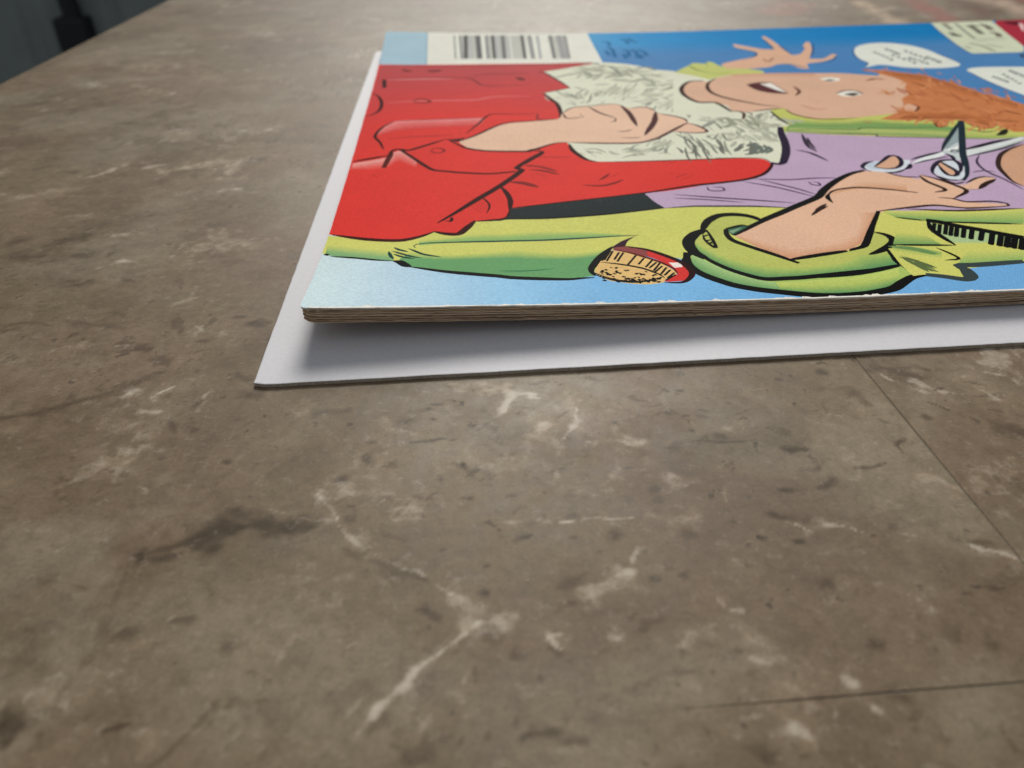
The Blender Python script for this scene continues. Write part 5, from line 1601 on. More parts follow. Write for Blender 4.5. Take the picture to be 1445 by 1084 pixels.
s 191,116,73 0.49 1 6640,4709 6649,4695 6640,4658
s 191,116,73 0.61 1 6595,4761 6596,4734 6594,4702
s 184,110,72 0.31 1 6846,4740 6833,4678 6808,4601
s 168,98,63 0.42 1 6933,4730 6922,4672 6890,4590
s 203,133,88 0.42 1 6772,4847 6736,4749 6692,4644
s 184,110,72 0.43 1 6636,4911 6634,4862 6620,4798
s 168,98,63 0.47 1 6587,4697 6551,4608 6524,4529
s 191,116,73 0.67 1 6842,4844 6800,4734 6803,4678
s 208,141,96 0.56 1 6741,4569 6708,4454 6690,4360
s 191,116,73 0.41 1 6667,4498 6665,4450 6658,4395
s 168,98,63 0.38 1 6544,4398 6503,4300 6478,4218
s 203,133,88 0.62 1 6683,4552 6622,4405 6558,4259
s 168,98,63 0.50 1 6878,4493 6867,4438 6873,4406
s 168,98,63 0.68 1 6654,4526 6642,4472 6630,4418
s 203,133,88 0.40 1 6590,4307 6581,4245 6567,4178
s 203,133,88 0.41 1 6743,4392 6732,4330 6747,4302
s 168,98,63 0.46 1 6977,4466 6944,4356 6924,4263
s 168,98,63 0.61 1 6668,4552 6616,4430 6573,4318
s 208,141,96 0.41 1 6870,4560 6815,4444 6771,4340
s 184,110,72 0.42 1 6818,4519 6778,4404 6728,4282
s 184,110,72 0.25 1 5451,3715 5491,3751 5538,3810
s 184,110,72 0.51 1 5500,3750 5527,3782 5554,3815
s 208,141,96 0.50 1 5404,3635 5460,3724 5512,3776
s 203,133,88 0.56 1 5592,3710 5618,3760 5649,3806
s 184,110,72 0.50 1 5374,3752 5410,3774 5454,3820
s 191,116,73 0.29 1 5498,3785 5552,3848 5610,3924
s 203,133,88 0.37 1 5479,3726 5516,3761 5556,3803
s 203,133,88 0.43 1 5515,3736 5548,3788 5580,3822
s 191,116,73 0.50 1 5454,3724 5486,3752 5514,3776
s 203,133,88 0.50 1 5512,3666 5560,3721 5600,3754
s 168,98,63 0.33 1 5526,3754 5576,3817 5622,3861
s 168,98,63 0.42 1 5706,3764 5736,3801 5766,3832
s 191,116,73 0.42 1 5686,3774 5716,3790 5751,3820
s 203,133,88 0.35 1 5558,3830 5584,3864 5608,3888
s 203,133,88 0.50 1 5679,3596 5734,3680 5792,3759
s 208,141,96 0.52 1 5633,3600 5672,3648 5710,3700
s 184,110,72 0.56 1 5616,3544 5640,3570 5664,3600
s 168,98,63 0.44 1 5618,3651 5648,3703 5680,3751
s 191,116,73 0.44 1 5740,3726 5763,3744 5792,3782
s 208,141,96 0.41 1 5736,3600 5774,3658 5814,3717
s 184,110,72 0.40 1 5660,3592 5706,3658 5752,3719
s 184,110,72 0.51 1 5654,3558 5677,3580 5702,3612
s 191,116,73 0.48 1 5568,3527 5615,3584 5663,3654
s 203,133,88 0.47 1 5648,3666 5684,3704 5722,3752
s 191,116,73 0.39 1 5570,3633 5612,3682 5654,3748
s 208,141,96 0.40 1 5644,3574 5684,3630 5722,3676
s 168,98,63 0.24 1 5964,3430 5991,3464 6012,3480
s 191,116,73 0.36 1 5878,3404 5932,3462 5988,3535
s 191,116,73 0.45 1 5912,3373 5936,3412 5960,3449
s 168,98,63 0.34 1 6106,3531 6128,3542 6158,3566
s 208,141,96 0.48 1 5764,3374 5816,3438 5865,3485
s 208,141,96 0.41 1 5848,3441 5906,3524 5956,3568
s 203,133,88 0.40 1 5998,3425 6025,3458 6050,3481
s 208,141,96 0.55 1 6042,3444 6066,3468 6094,3498
s 168,98,63 0.39 1 5692,3423 5732,3460 5776,3510
s 208,141,96 0.43 1 5889,3398 5930,3444 5968,3483
s 203,133,88 0.36 1 5935,3401 5980,3452 6026,3505
s 184,110,72 0.40 1 5848,3348 5904,3426 5958,3488
s 203,133,88 0.34 1 5884,3425 5935,3467 5998,3558
s 168,98,63 0.24 1 5980,3468 6010,3471 6064,3521
s 168,98,63 0.45 1 6249,3484 6268,3486 6308,3528
s 191,116,73 0.55 1 6348,3462 6398,3522 6446,3568
s 191,116,73 0.25 1 6096,3402 6130,3442 6156,3457
s 168,98,63 0.28 1 6046,3384 6072,3403 6106,3442
s 208,141,96 0.31 1 6132,3351 6176,3401 6212,3429
s 203,133,88 0.48 1 6010,3365 6048,3394 6084,3418
s 191,116,73 0.27 1 6193,3449 6234,3492 6280,3551
s 168,98,63 0.38 1 6088,3446 6117,3451 6161,3484
s 191,116,73 0.30 1 6144,3426 6196,3482 6246,3532
s 184,110,72 0.35 1 6148,3400 6184,3435 6220,3474
s 191,116,73 0.48 1 6166,3347 6208,3386 6252,3430
s 203,133,88 0.51 1 6036,3372 6071,3395 6110,3424
s 208,141,96 0.84 1 5932,4666 5936,4605 5931,4532
s 203,133,88 0.76 1 6274,5202 6260,5045 6278,4940
s 208,141,96 0.77 1 6046,4913 6118,4902 6242,4998
s 208,141,96 0.79 1 5594,4803 5680,4816 5742,4780
s 208,141,96 0.57 1 6040,4936 6068,4856 6173,4926
s 191,116,73 0.48 1 6617,4944 6627,4839 6694,4826
s 208,141,96 0.40 1 6342,5291 6379,5264 6378,5174
s 203,133,88 0.49 1 6332,5190 6327,5102 6360,5078
s 168,98,63 0.62 1 5934,4958 5924,4803 5904,4638
s 203,133,88 0.43 1 6226,5015 6320,5098 6402,5152
s 184,110,72 0.42 1 6410,5096 6368,4954 6352,4848
s 184,110,72 0.45 1 6007,4838 6090,4850 6170,4858
s 184,110,72 0.45 1 5966,4736 5978,4651 6049,4674
s 191,116,73 0.44 1 6135,5034 6116,4924 6136,4878
s 168,98,63 0.45 1 6078,4848 6064,4736 6080,4668
s 168,98,63 0.80 1 6467,5350 6478,5254 6459,5117
s 191,116,73 0.38 1 6220,4368 6316,4402 6410,4430
s 184,110,72 0.67 1 6225,4796 6265,4728 6274,4612
s 184,110,72 0.43 1 6232,4906 6208,4776 6148,4604
s 191,116,73 0.44 1 6308,4568 6345,4544 6374,4507
s 208,141,96 0.83 1 5948,4532 5992,4512 6012,4455
s 203,133,88 0.71 1 6158,4492 6206,4456 6227,4376
s 191,116,73 0.52 1 5950,3934 5954,3874 6006,3895
s 191,116,73 0.59 1 6282,4584 6278,4440 6229,4238
s 184,110,72 0.59 1 5714,4310 5764,4254 5802,4178
s 191,116,73 0.67 1 6522,4726 6537,4680 6576,4673
s 203,133,88 0.57 1 6264,4304 6266,4244 6292,4220
s 168,98,63 0.66 1 6344,4738 6314,4548 6297,4378
s 191,116,73 0.56 1 6285,5008 6308,4904 6396,4912
s 168,98,63 0.45 1 5807,4116 5878,4127 5928,4101
s 168,98,63 0.51 1 5947,4684 6028,4715 6061,4656
s 203,133,88 0.73 1 6618,4650 6596,4507 6549,4336
s 168,98,63 0.75 1 6168,4088 6229,4108 6224,4024
s 191,116,73 0.47 1 6249,4876 6218,4729 6246,4669
s 191,116,73 0.52 1 6068,4285 6082,4217 6116,4182
s 168,98,63 0.80 1 6146,3816 6180,3795 6207,3762
s 168,98,63 0.73 1 6220,4596 6268,4602 6305,4590
s 203,133,88 0.70 1 5976,4150 6034,4103 6142,4144
s 191,116,73 0.68 1 6218,4259 6175,4098 6165,3984
s 184,110,72 0.70 1 6253,4035 6260,3898 6133,3620
s 184,110,72 0.64 1 6205,3938 6186,3806 6216,3745
s 191,116,73 0.39 1 6054,3970 6088,3947 6108,3902
s 168,98,63 0.46 1 6226,3856 6310,3849 6362,3792
s 168,98,63 0.76 1 6270,4466 6288,4369 6396,4426
s 168,98,63 0.43 1 5912,3960 5990,3999 6054,4012
s 208,141,96 0.71 1 5968,3760 6004,3715 6042,3674
s 168,98,63 0.46 1 6122,3819 6174,3785 6174,3676
s 191,116,73 0.53 1 6268,4442 6274,4374 6320,4367
s 184,110,72 0.64 1 6399,4225 6476,4225 6585,4280
s 191,116,73 0.50 1 6218,3901 6287,3886 6250,3726
s 168,98,63 0.45 1 5789,3822 5844,3769 5926,3763
s 184,110,72 0.39 1 6480,4724 6440,4579 6461,4520
s 203,133,88 0.46 1 6376,4048 6370,3973 6404,3955
s 184,110,72 0.58 1 6161,3776 6178,3707 6238,3705
s 168,98,63 0.58 1 6218,4112 6224,4011 6273,3976
s 168,98,63 0.52 1 6316,3916 6320,3852 6342,3814
s 191,116,73 0.38 1 6602,4510 6638,4439 6677,4376
s 203,133,88 0.38 1 6361,3970 6340,3887 6353,3849
s 208,141,96 0.77 1 6178,3620 6174,3555 6156,3472
s 203,133,88 0.52 1 6392,3760 6420,3734 6463,3732
s 208,141,96 0.47 1 6577,4120 6562,4012 6623,4013
s 191,116,73 0.49 1 6258,3846 6326,3888 6381,3908
s 191,116,73 0.65 1 6750,4742 6722,4596 6744,4517
s 184,110,72 0.65 1 6214,3983 6277,3986 6343,3994
s 168,98,63 0.56 1 6340,3867 6459,3965 6542,3990
s 168,98,63 0.47 1 6326,3716 6360,3708 6388,3688
s 208,141,96 0.62 1 6196,4064 6219,4044 6238,4017
s 191,116,73 0.42 1 6438,4048 6424,3954 6489,3976
s 168,98,63 0.79 1 6533,4394 6591,4379 6640,4351
s 208,141,96 0.76 1 6270,4044 6303,3996 6318,3921
s 184,110,72 0.66 1 5754,4526 5826,4544 5838,4454
s 203,133,88 0.35 1 5716,4521 5718,4428 5764,4409
s 168,98,63 0.43 1 5876,4824 5900,4804 5925,4783
s 168,98,63 0.61 1 5703,4870 5718,4780 5806,4838
s 208,141,96 0.68 1 6019,5140 6078,5188 6116,5188
s 203,133,88 0.36 1 5870,4916 5874,4864 5909,4870
s 168,98,63 0.65 1 5900,4990 5874,4839 5868,4722
s 184,110,72 0.37 1 5703,4858 5672,4754 5674,4694
s 208,141,96 0.40 1 5681,4812 5698,4732 5712,4650
s 208,141,96 0.62 1 5702,4960 5716,4866 5728,4773
s 184,110,72 0.65 1 5735,4023 5750,3966 5792,3953
s 203,133,88 0.43 1 5500,4188 5568,4238 5574,4168
s 208,141,96 0.53 1 5451,4027 5492,3990 5540,3968
s 168,98,63 0.62 1 5424,4008 5492,4040 5562,4078
s 191,116,73 0.51 1 4990,3826 5008,3779 5058,3798
s 184,110,72 0.66 1 5490,4071 5504,4032 5538,4031
s 184,110,72 0.66 1 5416,4110 5457,4111 5506,4129
s 208,141,96 0.41 1 5614,4206 5612,4086 5592,3947
s 208,141,96 0.41 1 5839,4006 5939,4065 5995,4039
s 203,133,88 0.68 1 5642,4057 5658,4029 5682,4011
s 184,110,72 0.51 1 5500,4326 5499,4202 5508,4094
s 184,110,72 0.50 1 5234,3853 5278,3853 5298,3805
p 223,226,216 6248,6854 6372,7078 6485,7209 6672,7320 6854,7336 7012,7259 7140,7092 7192,6897 7210,6686 7203,6335 7196,6100 7172,5969 7086,5860 6968,5818 6822,5804 6585,5844 6444,5904 6333,6030 6224,6096 5996,5978 6133,6190 6128,6385 6165,6606
p 223,226,216 7016,4502 6992,4822 7007,5244 7032,5542 7059,5661 7172,5754 7322,5774 7488,5762 7792,5712 12000,8150 12000,7500
s 46,92,146 0.50 1 5996,5978 6133,6190 6128,6385 6165,6606 6248,6854 6372,7078
s 58,90,138 0.40 1 7172,5969 7196,6100 7203,6335 7210,6686
s 58,90,138 0.40 1 7059,5661 7007,5244 6992,4822 7016,4502
s 162,167,162 0.74 0 6474,6779 6476,6734
s 141,147,143 0.60 0 6518,6824 6477,6699
s 162,167,162 0.74 0 6479,6672 6514,6649
s 141,147,143 0.60 0 6522,6718 6478,6594
s 162,167,162 0.74 0 6484,6568 6488,6542
s 141,147,143 0.60 0 6528,6612 6481,6492
s 111,119,116 0.74 0 6490,6465 6493,6406
s 141,147,143 0.60 0 6532,6508 6494,6422
s 111,119,116 0.74 0 6494,6364 6476,6285
s 141,147,143 0.60 0 6537,6406 6496,6298
s 141,147,143 0.74 0 6711,6936 6692,6857
s 141,147,143 0.60 0 6757,6982 6723,6897
s 141,147,143 0.74 0 6714,6862 6714,6817
s 141,147,143 0.60 0 6759,6909 6718,6772
s 111,119,116 0.74 0 6716,6790 6724,6753
s 141,147,143 0.60 0 6761,6836 6726,6717
s 141,147,143 0.74 0 6718,6718 6724,6639
s 141,147,143 0.60 0 6763,6764 6722,6631
s 111,119,116 0.74 0 6720,6648 6706,6590
s 141,147,143 0.60 0 6764,6693 6739,6593
s 111,119,116 0.74 0 6622,6578 6614,6511
s 141,147,143 0.60 0 6665,6623 6614,6511
s 111,119,116 0.74 0 6635,6466 6632,6424
s 141,147,143 0.60 0 6678,6509 6634,6398
s 141,147,143 0.74 0 6648,6354 6642,6282
s 141,147,143 0.60 0 6691,6397 6634,6274
s 141,147,143 0.74 0 6661,6246 6683,6202
s 141,147,143 0.60 0 6704,6288 6666,6188
s 111,119,116 0.74 0 6674,6139 6668,6076
s 141,147,143 0.60 0 6717,6180 6683,6106
s 141,147,143 0.74 0 6894,6795 6881,6700
s 141,147,143 0.60 0 6940,6841 6900,6749
s 111,119,116 0.74 0 6898,6678 6902,6634
s 141,147,143 0.60 0 6944,6724 6896,6600
s 141,147,143 0.74 0 6903,6564 6894,6481
s 141,147,143 0.60 0 6947,6609 6910,6512
s 111,119,116 0.74 0 6906,6453 6936,6422
s 141,147,143 0.60 0 6952,6496 6904,6386
s 141,147,143 0.74 0 6911,6343 6890,6256
s 141,147,143 0.60 0 6955,6386 6922,6292
s 111,119,116 0.74 0 6745,6396 6730,6316
s 141,147,143 0.60 0 6789,6440 6750,6329
s 111,119,116 0.74 0 6760,6319 6787,6282
s 141,147,143 0.60 0 6803,6362 6746,6240
s 162,167,162 0.74 0 6770,6236 6804,6214
s 141,147,143 0.60 0 6813,6277 6784,6184
s 111,119,116 0.74 0 6784,6160 6787,6112
s 141,147,143 0.60 0 6827,6202 6770,6083
s 141,147,143 0.74 0 6798,6086 6810,6037
s 141,147,143 0.60 0 6841,6127 6786,6010
s 162,167,162 0.74 0 6966,6409 6970,6333
s 141,147,143 0.60 0 7010,6452 6983,6364
s 111,119,116 0.74 0 6969,6342 6981,6315
s 141,147,143 0.60 0 7014,6384 6981,6298
s 162,167,162 0.74 0 6974,6274 6963,6178
s 141,147,143 0.60 0 7018,6317 6976,6217
s 162,167,162 0.74 0 6977,6208 6978,6168
s 141,147,143 0.60 0 7021,6250 6968,6130
s 141,147,143 0.74 0 6981,6144 6956,6052
s 141,147,143 0.60 0 7024,6184 6990,6078
s 111,119,116 0.74 0 7156,5310 7178,5278
s 141,147,143 0.60 0 7197,5344 7160,5261
s 162,167,162 0.74 0 7162,5254 7175,5210
s 141,147,143 0.60 0 7203,5288 7164,5192
s 162,167,162 0.74 0 7168,5198 7184,5176
s 141,147,143 0.60 0 7208,5232 7164,5145
s 162,167,162 0.74 0 7173,5144 7166,5098
s 141,147,143 0.60 0 7214,5178 7173,5084
s 111,119,116 0.74 0 7178,5090 7192,5048
s 141,147,143 0.60 0 7218,5123 7164,5026
s 111,119,116 0.74 0 7330,5400 7342,5370
s 141,147,143 0.60 0 7372,5436 7336,5350
s 162,167,162 0.74 0 7309,5292 7300,5224
s 141,147,143 0.60 0 7351,5327 7306,5238
s 162,167,162 0.74 0 7289,5186 7303,5143
s 141,147,143 0.60 0 7330,5220 7307,5149
s 162,167,162 0.74 0 7269,5082 7274,5048
s 141,147,143 0.60 0 7310,5115 7276,5048
s 141,147,143 0.74 0 7250,4980 7248,4948
s 141,147,143 0.60 0 7290,5012 7267,4944
s 141,147,143 0.74 0 7514,5564 7510,5500
s 141,147,143 0.60 0 7558,5602 7506,5508
s 162,167,162 0.74 0 7511,5500 7492,5424
s 141,147,143 0.60 0 7554,5536 7508,5450
s 162,167,162 0.74 0 7508,5436 7477,5356
s 141,147,143 0.60 0 7550,5472 7503,5386
s 162,167,162 0.74 0 7504,5372 7517,5342
s 141,147,143 0.60 0 7547,5408 7509,5322
s 141,147,143 0.74 0 7501,5310 7494,5235
s 141,147,143 0.60 0 7543,5345 7489,5250
p 169,50,67 8490,6797 8782,7616 9164,8634 10500,9300 13100,9300 13100,6250 11900,7400
p 208,214,188 8490,6797 8782,7616 9164,8634 8285,8806 7938,7772 7742,7100 7663,6760 7625,6500 7928,6483 8282,6474
s 125,127,112 1.28 0 8332,8490 8302,8319 8224,8047
s 138,106,96 1.14 0 8381,8542 8420,8474
s 95,99,88 1.69 0 8094,7851 8076,7694 8105,7583
s 107,109,96 1.28 0 7994,7656 8080,7556
s 109,106,92 1.69 0 8620,8316 8564,8040 8453,7677
s 109,106,92 1.14 0 8689,8362 8692,8186
s 107,95,88 1.69 0 8846,8392 8838,8216 8750,7948
s 107,95,88 1.55 0 8650,7802 8654,7640 8557,7448
s 138,144,128 0.80 0 8538,8511 8307,7811 8169,7367
s 168,176,150 1.01 0 8134,7272 8332,7306 8562,7295
s 154,162,136 1.21 0 7942,7111 7998,6912 7969,6581
s 168,174,152 1.28 0 8101,6988 8205,6782
s 139,145,127 1.01 0 7767,6906 7787,6810
s 61,96,144 0.40 1 8282,6474 7928,6483 7625,6500 7663,6760 7742,7100 7938,7772 8195,8638
p 92,28,40 9277,8550 9516,8478 9288,8188 9220,8319
p 230,196,196 9418,8376 9440,8276 9082,7720 9172,7924
p 60,74,102 8107,6315 8246,6419 8052,6116
p 207,161,131 5402,1992 5384,2091 5411,2224 5458,2394 5526,2522 5676,2726 5793,2826 5902,2890 6020,2954 8750,5000 8000,3100
s 58,42,38 0.80 1 5398,1986 5380,2084 5407,2218 5458,2394 5524,2522 5658,2708 5793,2826 5908,2898 6026,2962
p 227,230,230 4840,2604 4961,2710 5227,2850 5240,2798 5162,2732 4842,2584
s 44,40,56 0.74 1 4876,2688 5014,2760 5232,2858
s 44,40,56 0.50 1 4844,2587 5016,2661 5230,2732
p 218,222,222 5430,2866 5754,2990 6156,3176 6077,3046 5843,2906 5704,2838 5348,2700
p 185,192,186 5490,2781 5736,2890 6110,3097 6077,3046 5843,2906 5704,2838
s 37,32,46 1.08 1 5428,2875 5584,2942 5836,3056 6034,3122
s 44,40,56 0.60 1 5348,2700 5704,2838 5843,2906 6072,3038
s 44,40,56 0.50 1 6034,3122 6160,3175
p 198,206,208 5880,3711 5238,2866 5236,2815 5262,2752 5226,2642 5280,2594 5521,3031
p 150,165,168 5822,3609 5308,2948 5299,2906 5445,3041 5552,3118 5608,3203
p 238,240,238 5268,2888 5374,2939 5504,3033 5468,2970 5328,2858
s 35,48,58 0.80 1 5888,3720 5564,3306 5366,3052 5232,2858
s 35,48,58 1.14 0 5887,3710 5774,3500 5513,3032 5378,2788 5265,2556 5124,2306 5014,2174
p 90,98,102 5309,2874 5356,2906 5389,2880 5372,2831 5329,2811 5300,2832
p 200,206,208 5324,2863 5360,2867 5362,2841 5328,2832
p 213,219,228 4422,2587 4478,2651 4546,2682 4634,2699 4744,2705 4864,2690 4818,2575 4752,2486 4626,2414 4532,2408 4452,2429 4409,2503
p 194,205,218 4451,2622 4542,2674 4568,2647 4508,2576 4538,2502 4478,2482 4433,2526
p 217,171,142 4502,2557 4624,2680 4754,2808 4805,2788 4787,2679 4734,2578 4660,2509 4588,2496 4534,2518
s 43,36,54 0.74 1 4502,2557 4624,2680 4754,2808 4805,2788 4787,2679 4734,2578 4660,2509 4588,2496 4534,2518 4502,2557
s 43,36,54 0.74 1 4404,2492 4406,2569 4481,2658 4555,2689
s 43,36,54 0.60 1 4404,2492 4448,2422 4530,2404 4626,2414 4728,2477
s 43,36,54 0.80 1 4709,2464 4772,2510 4821,2594
s 43,36,54 0.50 1 4798,2706 4867,2697
p 211,218,226 4890,2372 4968,2496 5092,2627 5198,2625 5200,2525 5141,2397 5073,2312 5002,2276 5135,2341 5092,2265 5012,2181 4933,2198 4895,2290
p 191,166,194 5054,2352 5090,2366 5162,2432 5139,2360 5075,2293 5026,2274
p 211,218,226 5137,2436 5216,2484 5097,2264 5018,2180 4933,2198 5006,2262 5079,2311
p 217,171,142 5030,2547 5081,2608 5088,2500 5090,2392 5064,2313 5012,2272 4980,2294 4988,2390
s 43,36,54 0.74 1 5030,2547 5081,2608 5088,2500 5090,2392 5064,2313 5012,2272 4980,2294 4988,2390 5030,2547
s 43,36,54 0.80 1 4877,2292 4890,2372 4965,2496 5092,2627 5204,2636 5205,2532 5138,2398 5063,2306
s 43,36,54 0.60 1 4877,2292 4929,2192 5014,2174
s 43,36,54 0.87 1 5014,2510 4975,2343
s 43,36,54 0.74 1 5231,2807 5249,2742 5216,2622
p 227,184,156 2948,1330 3189,1512 3560,1812 3792,1960 3908,2108 4051,2257 4233,2408 4390,2468 4525,2420 4622,2303 4710,2230 4764,2333 4788,2318 4838,2232 4896,2066 5002,2076 5140,2186 5240,2224 5302,2191 5038,1970 4939,1968 4748,1802 4803,1732 4965,1687 5062,1654 5060,1632 4930,1630 4729,1624 4550,1700 4326,1673 4109,1632 3915,1340 3726,1098 3609,1022 3376,936 3186,912 3107,1002 3025,1148
g 0:227,184,156 1:209,154,118 | 2973,1345 3253,1090 3428,1096 3662,1189 3808,1318 | 2958,1298 3028,1154 3192,928 3374,965 3597,1022 3752,1132
g 0:227,184,156 1:207,155,120 | 3974,2094 4282,2230 4573,2158 | 3910,2001 4168,2088 4488,1991
g 0:226,184,156 1:207,152,118 | 3933,1622 3879,1454 3753,1250 | 4092,1618 3904,1340 3706,1100
s 21,22,22 1.28 0.6 2944,1331 3072,1435 3226,1561 3392,1677 3552,1793 3786,1960 3894,2100 4058,2272 4238,2418 4386,2486
s 21,22,22 0.55 0.6 3887,2004 3952,2070 4040,2103 4180,2114 4380,2044 4555,1956
p 21,22,22 3830,1938 3867,2000 3912,2027 3876,1956 3846,1815 3833,1874
s 51,34,31 0.67 1 3793,1820 3696,1726 3644,1662
s 51,34,31 0.60 1 3786,1777 3685,1700 3599,1613
s 51,34,31 0.74 1 4752,2316 4743,2172 4788,1994 4678,1948
s 51,34,31 0.60 1 4647,1846 4740,1810 4806,1738 4988,1725 5069,1674 5060,1632 4984,1624
s 51,34,31 0.74 1 4746,1808 4925,1943 4906,2082 4838,2232 4768,2328
s 51,34,31 0.50 1 5011,2104 5148,2200 5240,2224 5302,2191
s 51,34,31 0.94 1 5286,2164 5146,2069 5040,1973
s 51,34,31 0.60 1 4937,1975 5040,1969
s 51,34,31 0.67 1 4076,1636 4328,1678 4550,1700 4729,1624 5040,1620
s 51,34,31 0.67 1 4317,1655 4522,1607 4704,1579 5131,1570
s 51,34,31 0.50 1 4532,2408 4622,2303 4749,2280
s 51,34,31 0.60 1 4866,2283 4924,2114 5024,2137
p 191,166,194 4366,1661 4542,1686 4722,1613 4678,1594 4529,1618
p 21,22,22 4088,1649 4108,1626 3952,1376 3803,1115 3765,1056 3596,991 3618,1038 3713,1079 3866,1318
p 60,102,80 2922,1433 2972,1471 3060,1490 3094,1471 3035,1414 2940,1336
p 134,168,136 2938,1406 3048,1456 3018,1423 2950,1360
p 188,194,104 2770,1449 2824,1552 2886,1625 2964,1676 3060,1682 3153,1650 3216,1576 3084,1472 3060,1490 2972,1471 2922,1433 2912,1339 2920,1241 3014,1114 3103,991 3172,875 3366,944 3592,1010 3598,998 3756,1050 3901,1287 3957,1202 3951,1124 3864,1034 3858,936 3832,822 3822,772 3521,692 3260,654 3157,652 2926,650 2761,794 2660,976 2609,1094 2606,1224 2666,1340
p 169,194,104 2582,1062 2656,960 2759,788 2922,638 3154,642 3650,706 3256,645 3515,680 3812,764 3845,730 3850,662 3852,628 3636,470 3441,416 3164,422 3152,422 2922,490 2701,604 2572,760 2534,920
g 0:188,194,104 0.25:167,190,104 1:87,144,95 | 2666,1266 2720,1118 2816,968 2962,855 3126,805 3310,810 3522,854 3642,958 3865,972 | 2624,1116 2662,982 2762,800 2928,654 3112,652 3251,664 3451,694 3521,692 3815,778
g 0:194,207,112 0.4:184,200,106 1:87,144,95 | 2962,604 3139,606 3426,636 3245,618 3497,640 3798,734 | 2925,500 3153,426 3330,420 3168,430 3446,426 3670,498
g 0:169,200,132 0.4:147,184,120 1:106,156,102 | 2592,1050 2650,943 2754,773 2917,623 2974,610 | 2543,920 2591,766 2704,613 2924,498 2968,478
s 21,22,22 1.35 0.55 2772,1454 2846,1590 2956,1686 3083,1690 3172,1642 3218,1568
s 21,22,22 1.69 0.55 2790,1446 2694,1374 2617,1247 2609,1094 2660,976
s 21,22,22 1.08 0.55 2650,1006 2701,895 2762,800 2842,714 2928,654 3051,652 3158,656 3656,720 3260,654
s 21,22,22 1.08 0.55 3260,654 3519,688 3688,733 3819,772
s 21,22,22 1.35 0.55 2560,1087 2528,898 2570,752 2699,598 2814,527 2920,487 3150,419 3360,411 3518,431
s 21,22,22 1.35 0.55 3161,415 3298,409 3441,416 3547,441 3638,474 3734,549 3822,609 3914,634
s 21,22,22 0.94 0.55 2927,1438 2907,1340 2920,1241 3014,1114 3120,985 3216,858
s 21,22,22 0.94 0.55 3182,913 3372,961 3592,1010
s 21,22,22 0.60 0.55 2928,1442 3062,1495 3096,1476
p 21,22,22 2755,1430 2683,1367 2618,1308 2586,1226 2588,1120 2604,1094 2624,1012 2634,1150 2662,1291
p 21,22,22 2602,1118 2539,1043 2496,968 2490,913 2506,783 2538,802 2534,920 2565,1018 2609,1060
s 21,22,22 0.50 1 2748,1368 2792,1421 2773,1137 2736,1260 2748,1368
s 21,22,22 0.40 0 2778,1352 2742,1332
s 21,22,22 0.40 0 2773,1268 2736,1260
s 21,22,22 0.40 0 2777,1232 2746,1211
s 21,22,22 1.21 1 3896,1288 3959,1228 3962,1136 3880,1044 3786,980 3703,940
s 21,22,22 1.14 1 3858,1022 3858,936 3838,844 3819,772
s 21,22,22 0.80 1 3830,788 3845,730 3842,674
p 207,208,112 4176,1001 4227,840 4132,814 4140,723 4128,614 4116,552 3914,634 3828,621 3829,776 3868,1020
g 0:198,204,112 1:127,169,101 | 4118,1624 4434,1570 4752,1526 5113,1542 | 4160,1526 4366,1442 4562,1390 4966,1312
g 0:207,208,112 1:116,160,96 | 4045,1271 4146,1234 4214,1200 | 3928,1076 4055,1058 4234,1039
g 0:143,174,98 1:207,208,112 | 3908,1058 4039,1028 4174,928 | 3881,982 3974,901 4124,838
g 0:207,208,112 1:143,178,104 | 4352,933 4554,923 4719,928 | 4178,753 4450,754 4613,764
p 175,198,144 4344,1402 4420,1338 4576,1225 4804,1060 4756,986 4571,1036 4330,1058 4310,1216
s 109,144,88 1.01 1 3900,1042 4021,993 4116,898
s 109,144,88 1.01 1 3943,1045 4054,976 4139,903
s 109,144,88 1.01 1 3884,1051 3991,1015
s 95,111,69 0.67 1 3874,888 3939,834 4004,692
s 95,111,69 0.67 1 3888,874 3924,767 3949,664
s 95,111,69 0.67 1 3912,860 3974,784 4025,712
s 95,111,69 0.67 1 3939,834 3958,718 4006,658
s 95,111,69 0.67 1 3894,904 3972,820
s 95,111,69 0.67 1 3932,744 3972,668
s 21,22,22 0.60 1 3915,1073 4102,1048 4320,1022
s 21,22,22 0.87 1 4348,1430 4302,1283 4303,1164 4320,1022
s 21,22,22 1.42 0 4342,1438 4413,1405 4517,1312 4595,1258 4706,1170 4819,1084
s 21,22,22 0.60 1 4418,1416 4554,1378 4959,1302
s 21,22,22 0.50 1 4158,1520 4266,1467 4350,1435
s 21,22,22 0.53 0 4374,1384 4282,1232
s 21,22,22 0.55 0 4402,1364 4310,1212
s 21,22,22 0.58 0 4435,1344 4343,1193
s 21,22,22 0.61 0 4462,1324 4370,1174
p 21,22,22 4371,1196 4399,1202 4375,1164 4355,1171
s 21,22,22 0.62 0 4490,1305 4398,1156
p 21,22,22 4398,1176 4426,1184 4402,1145 4382,1152
s 21,22,22 0.65 0 4526,1282 4433,1134
p 21,22,22 4434,1154 4462,1162 4438,1123 4418,1130
s 21,22,22 0.67 0 4565,1253 4471,1106
p 21,22,22 4472,1126 4500,1134 4476,1096 4456,1103
s 21,22,22 0.71 0 4616,1220 4519,1076
p 21,22,22 4523,1095 4551,1102 4526,1064 4507,1072
s 21,22,22 0.74 0 4666,1185 4547,1007
p 21,22,22 4551,1026 4578,1034 4554,996 4535,1004
s 21,22,22 0.77 0 4708,1156 4588,980
p 21,22,22 4592,999 4620,1006 4596,970 4576,976
s 21,22,22 0.79 0 4742,1132 4621,957
p 21,22,22 4626,976 4653,982 4628,946 4610,954
s 21,22,22 0.81 0 4776,1110 4655,936
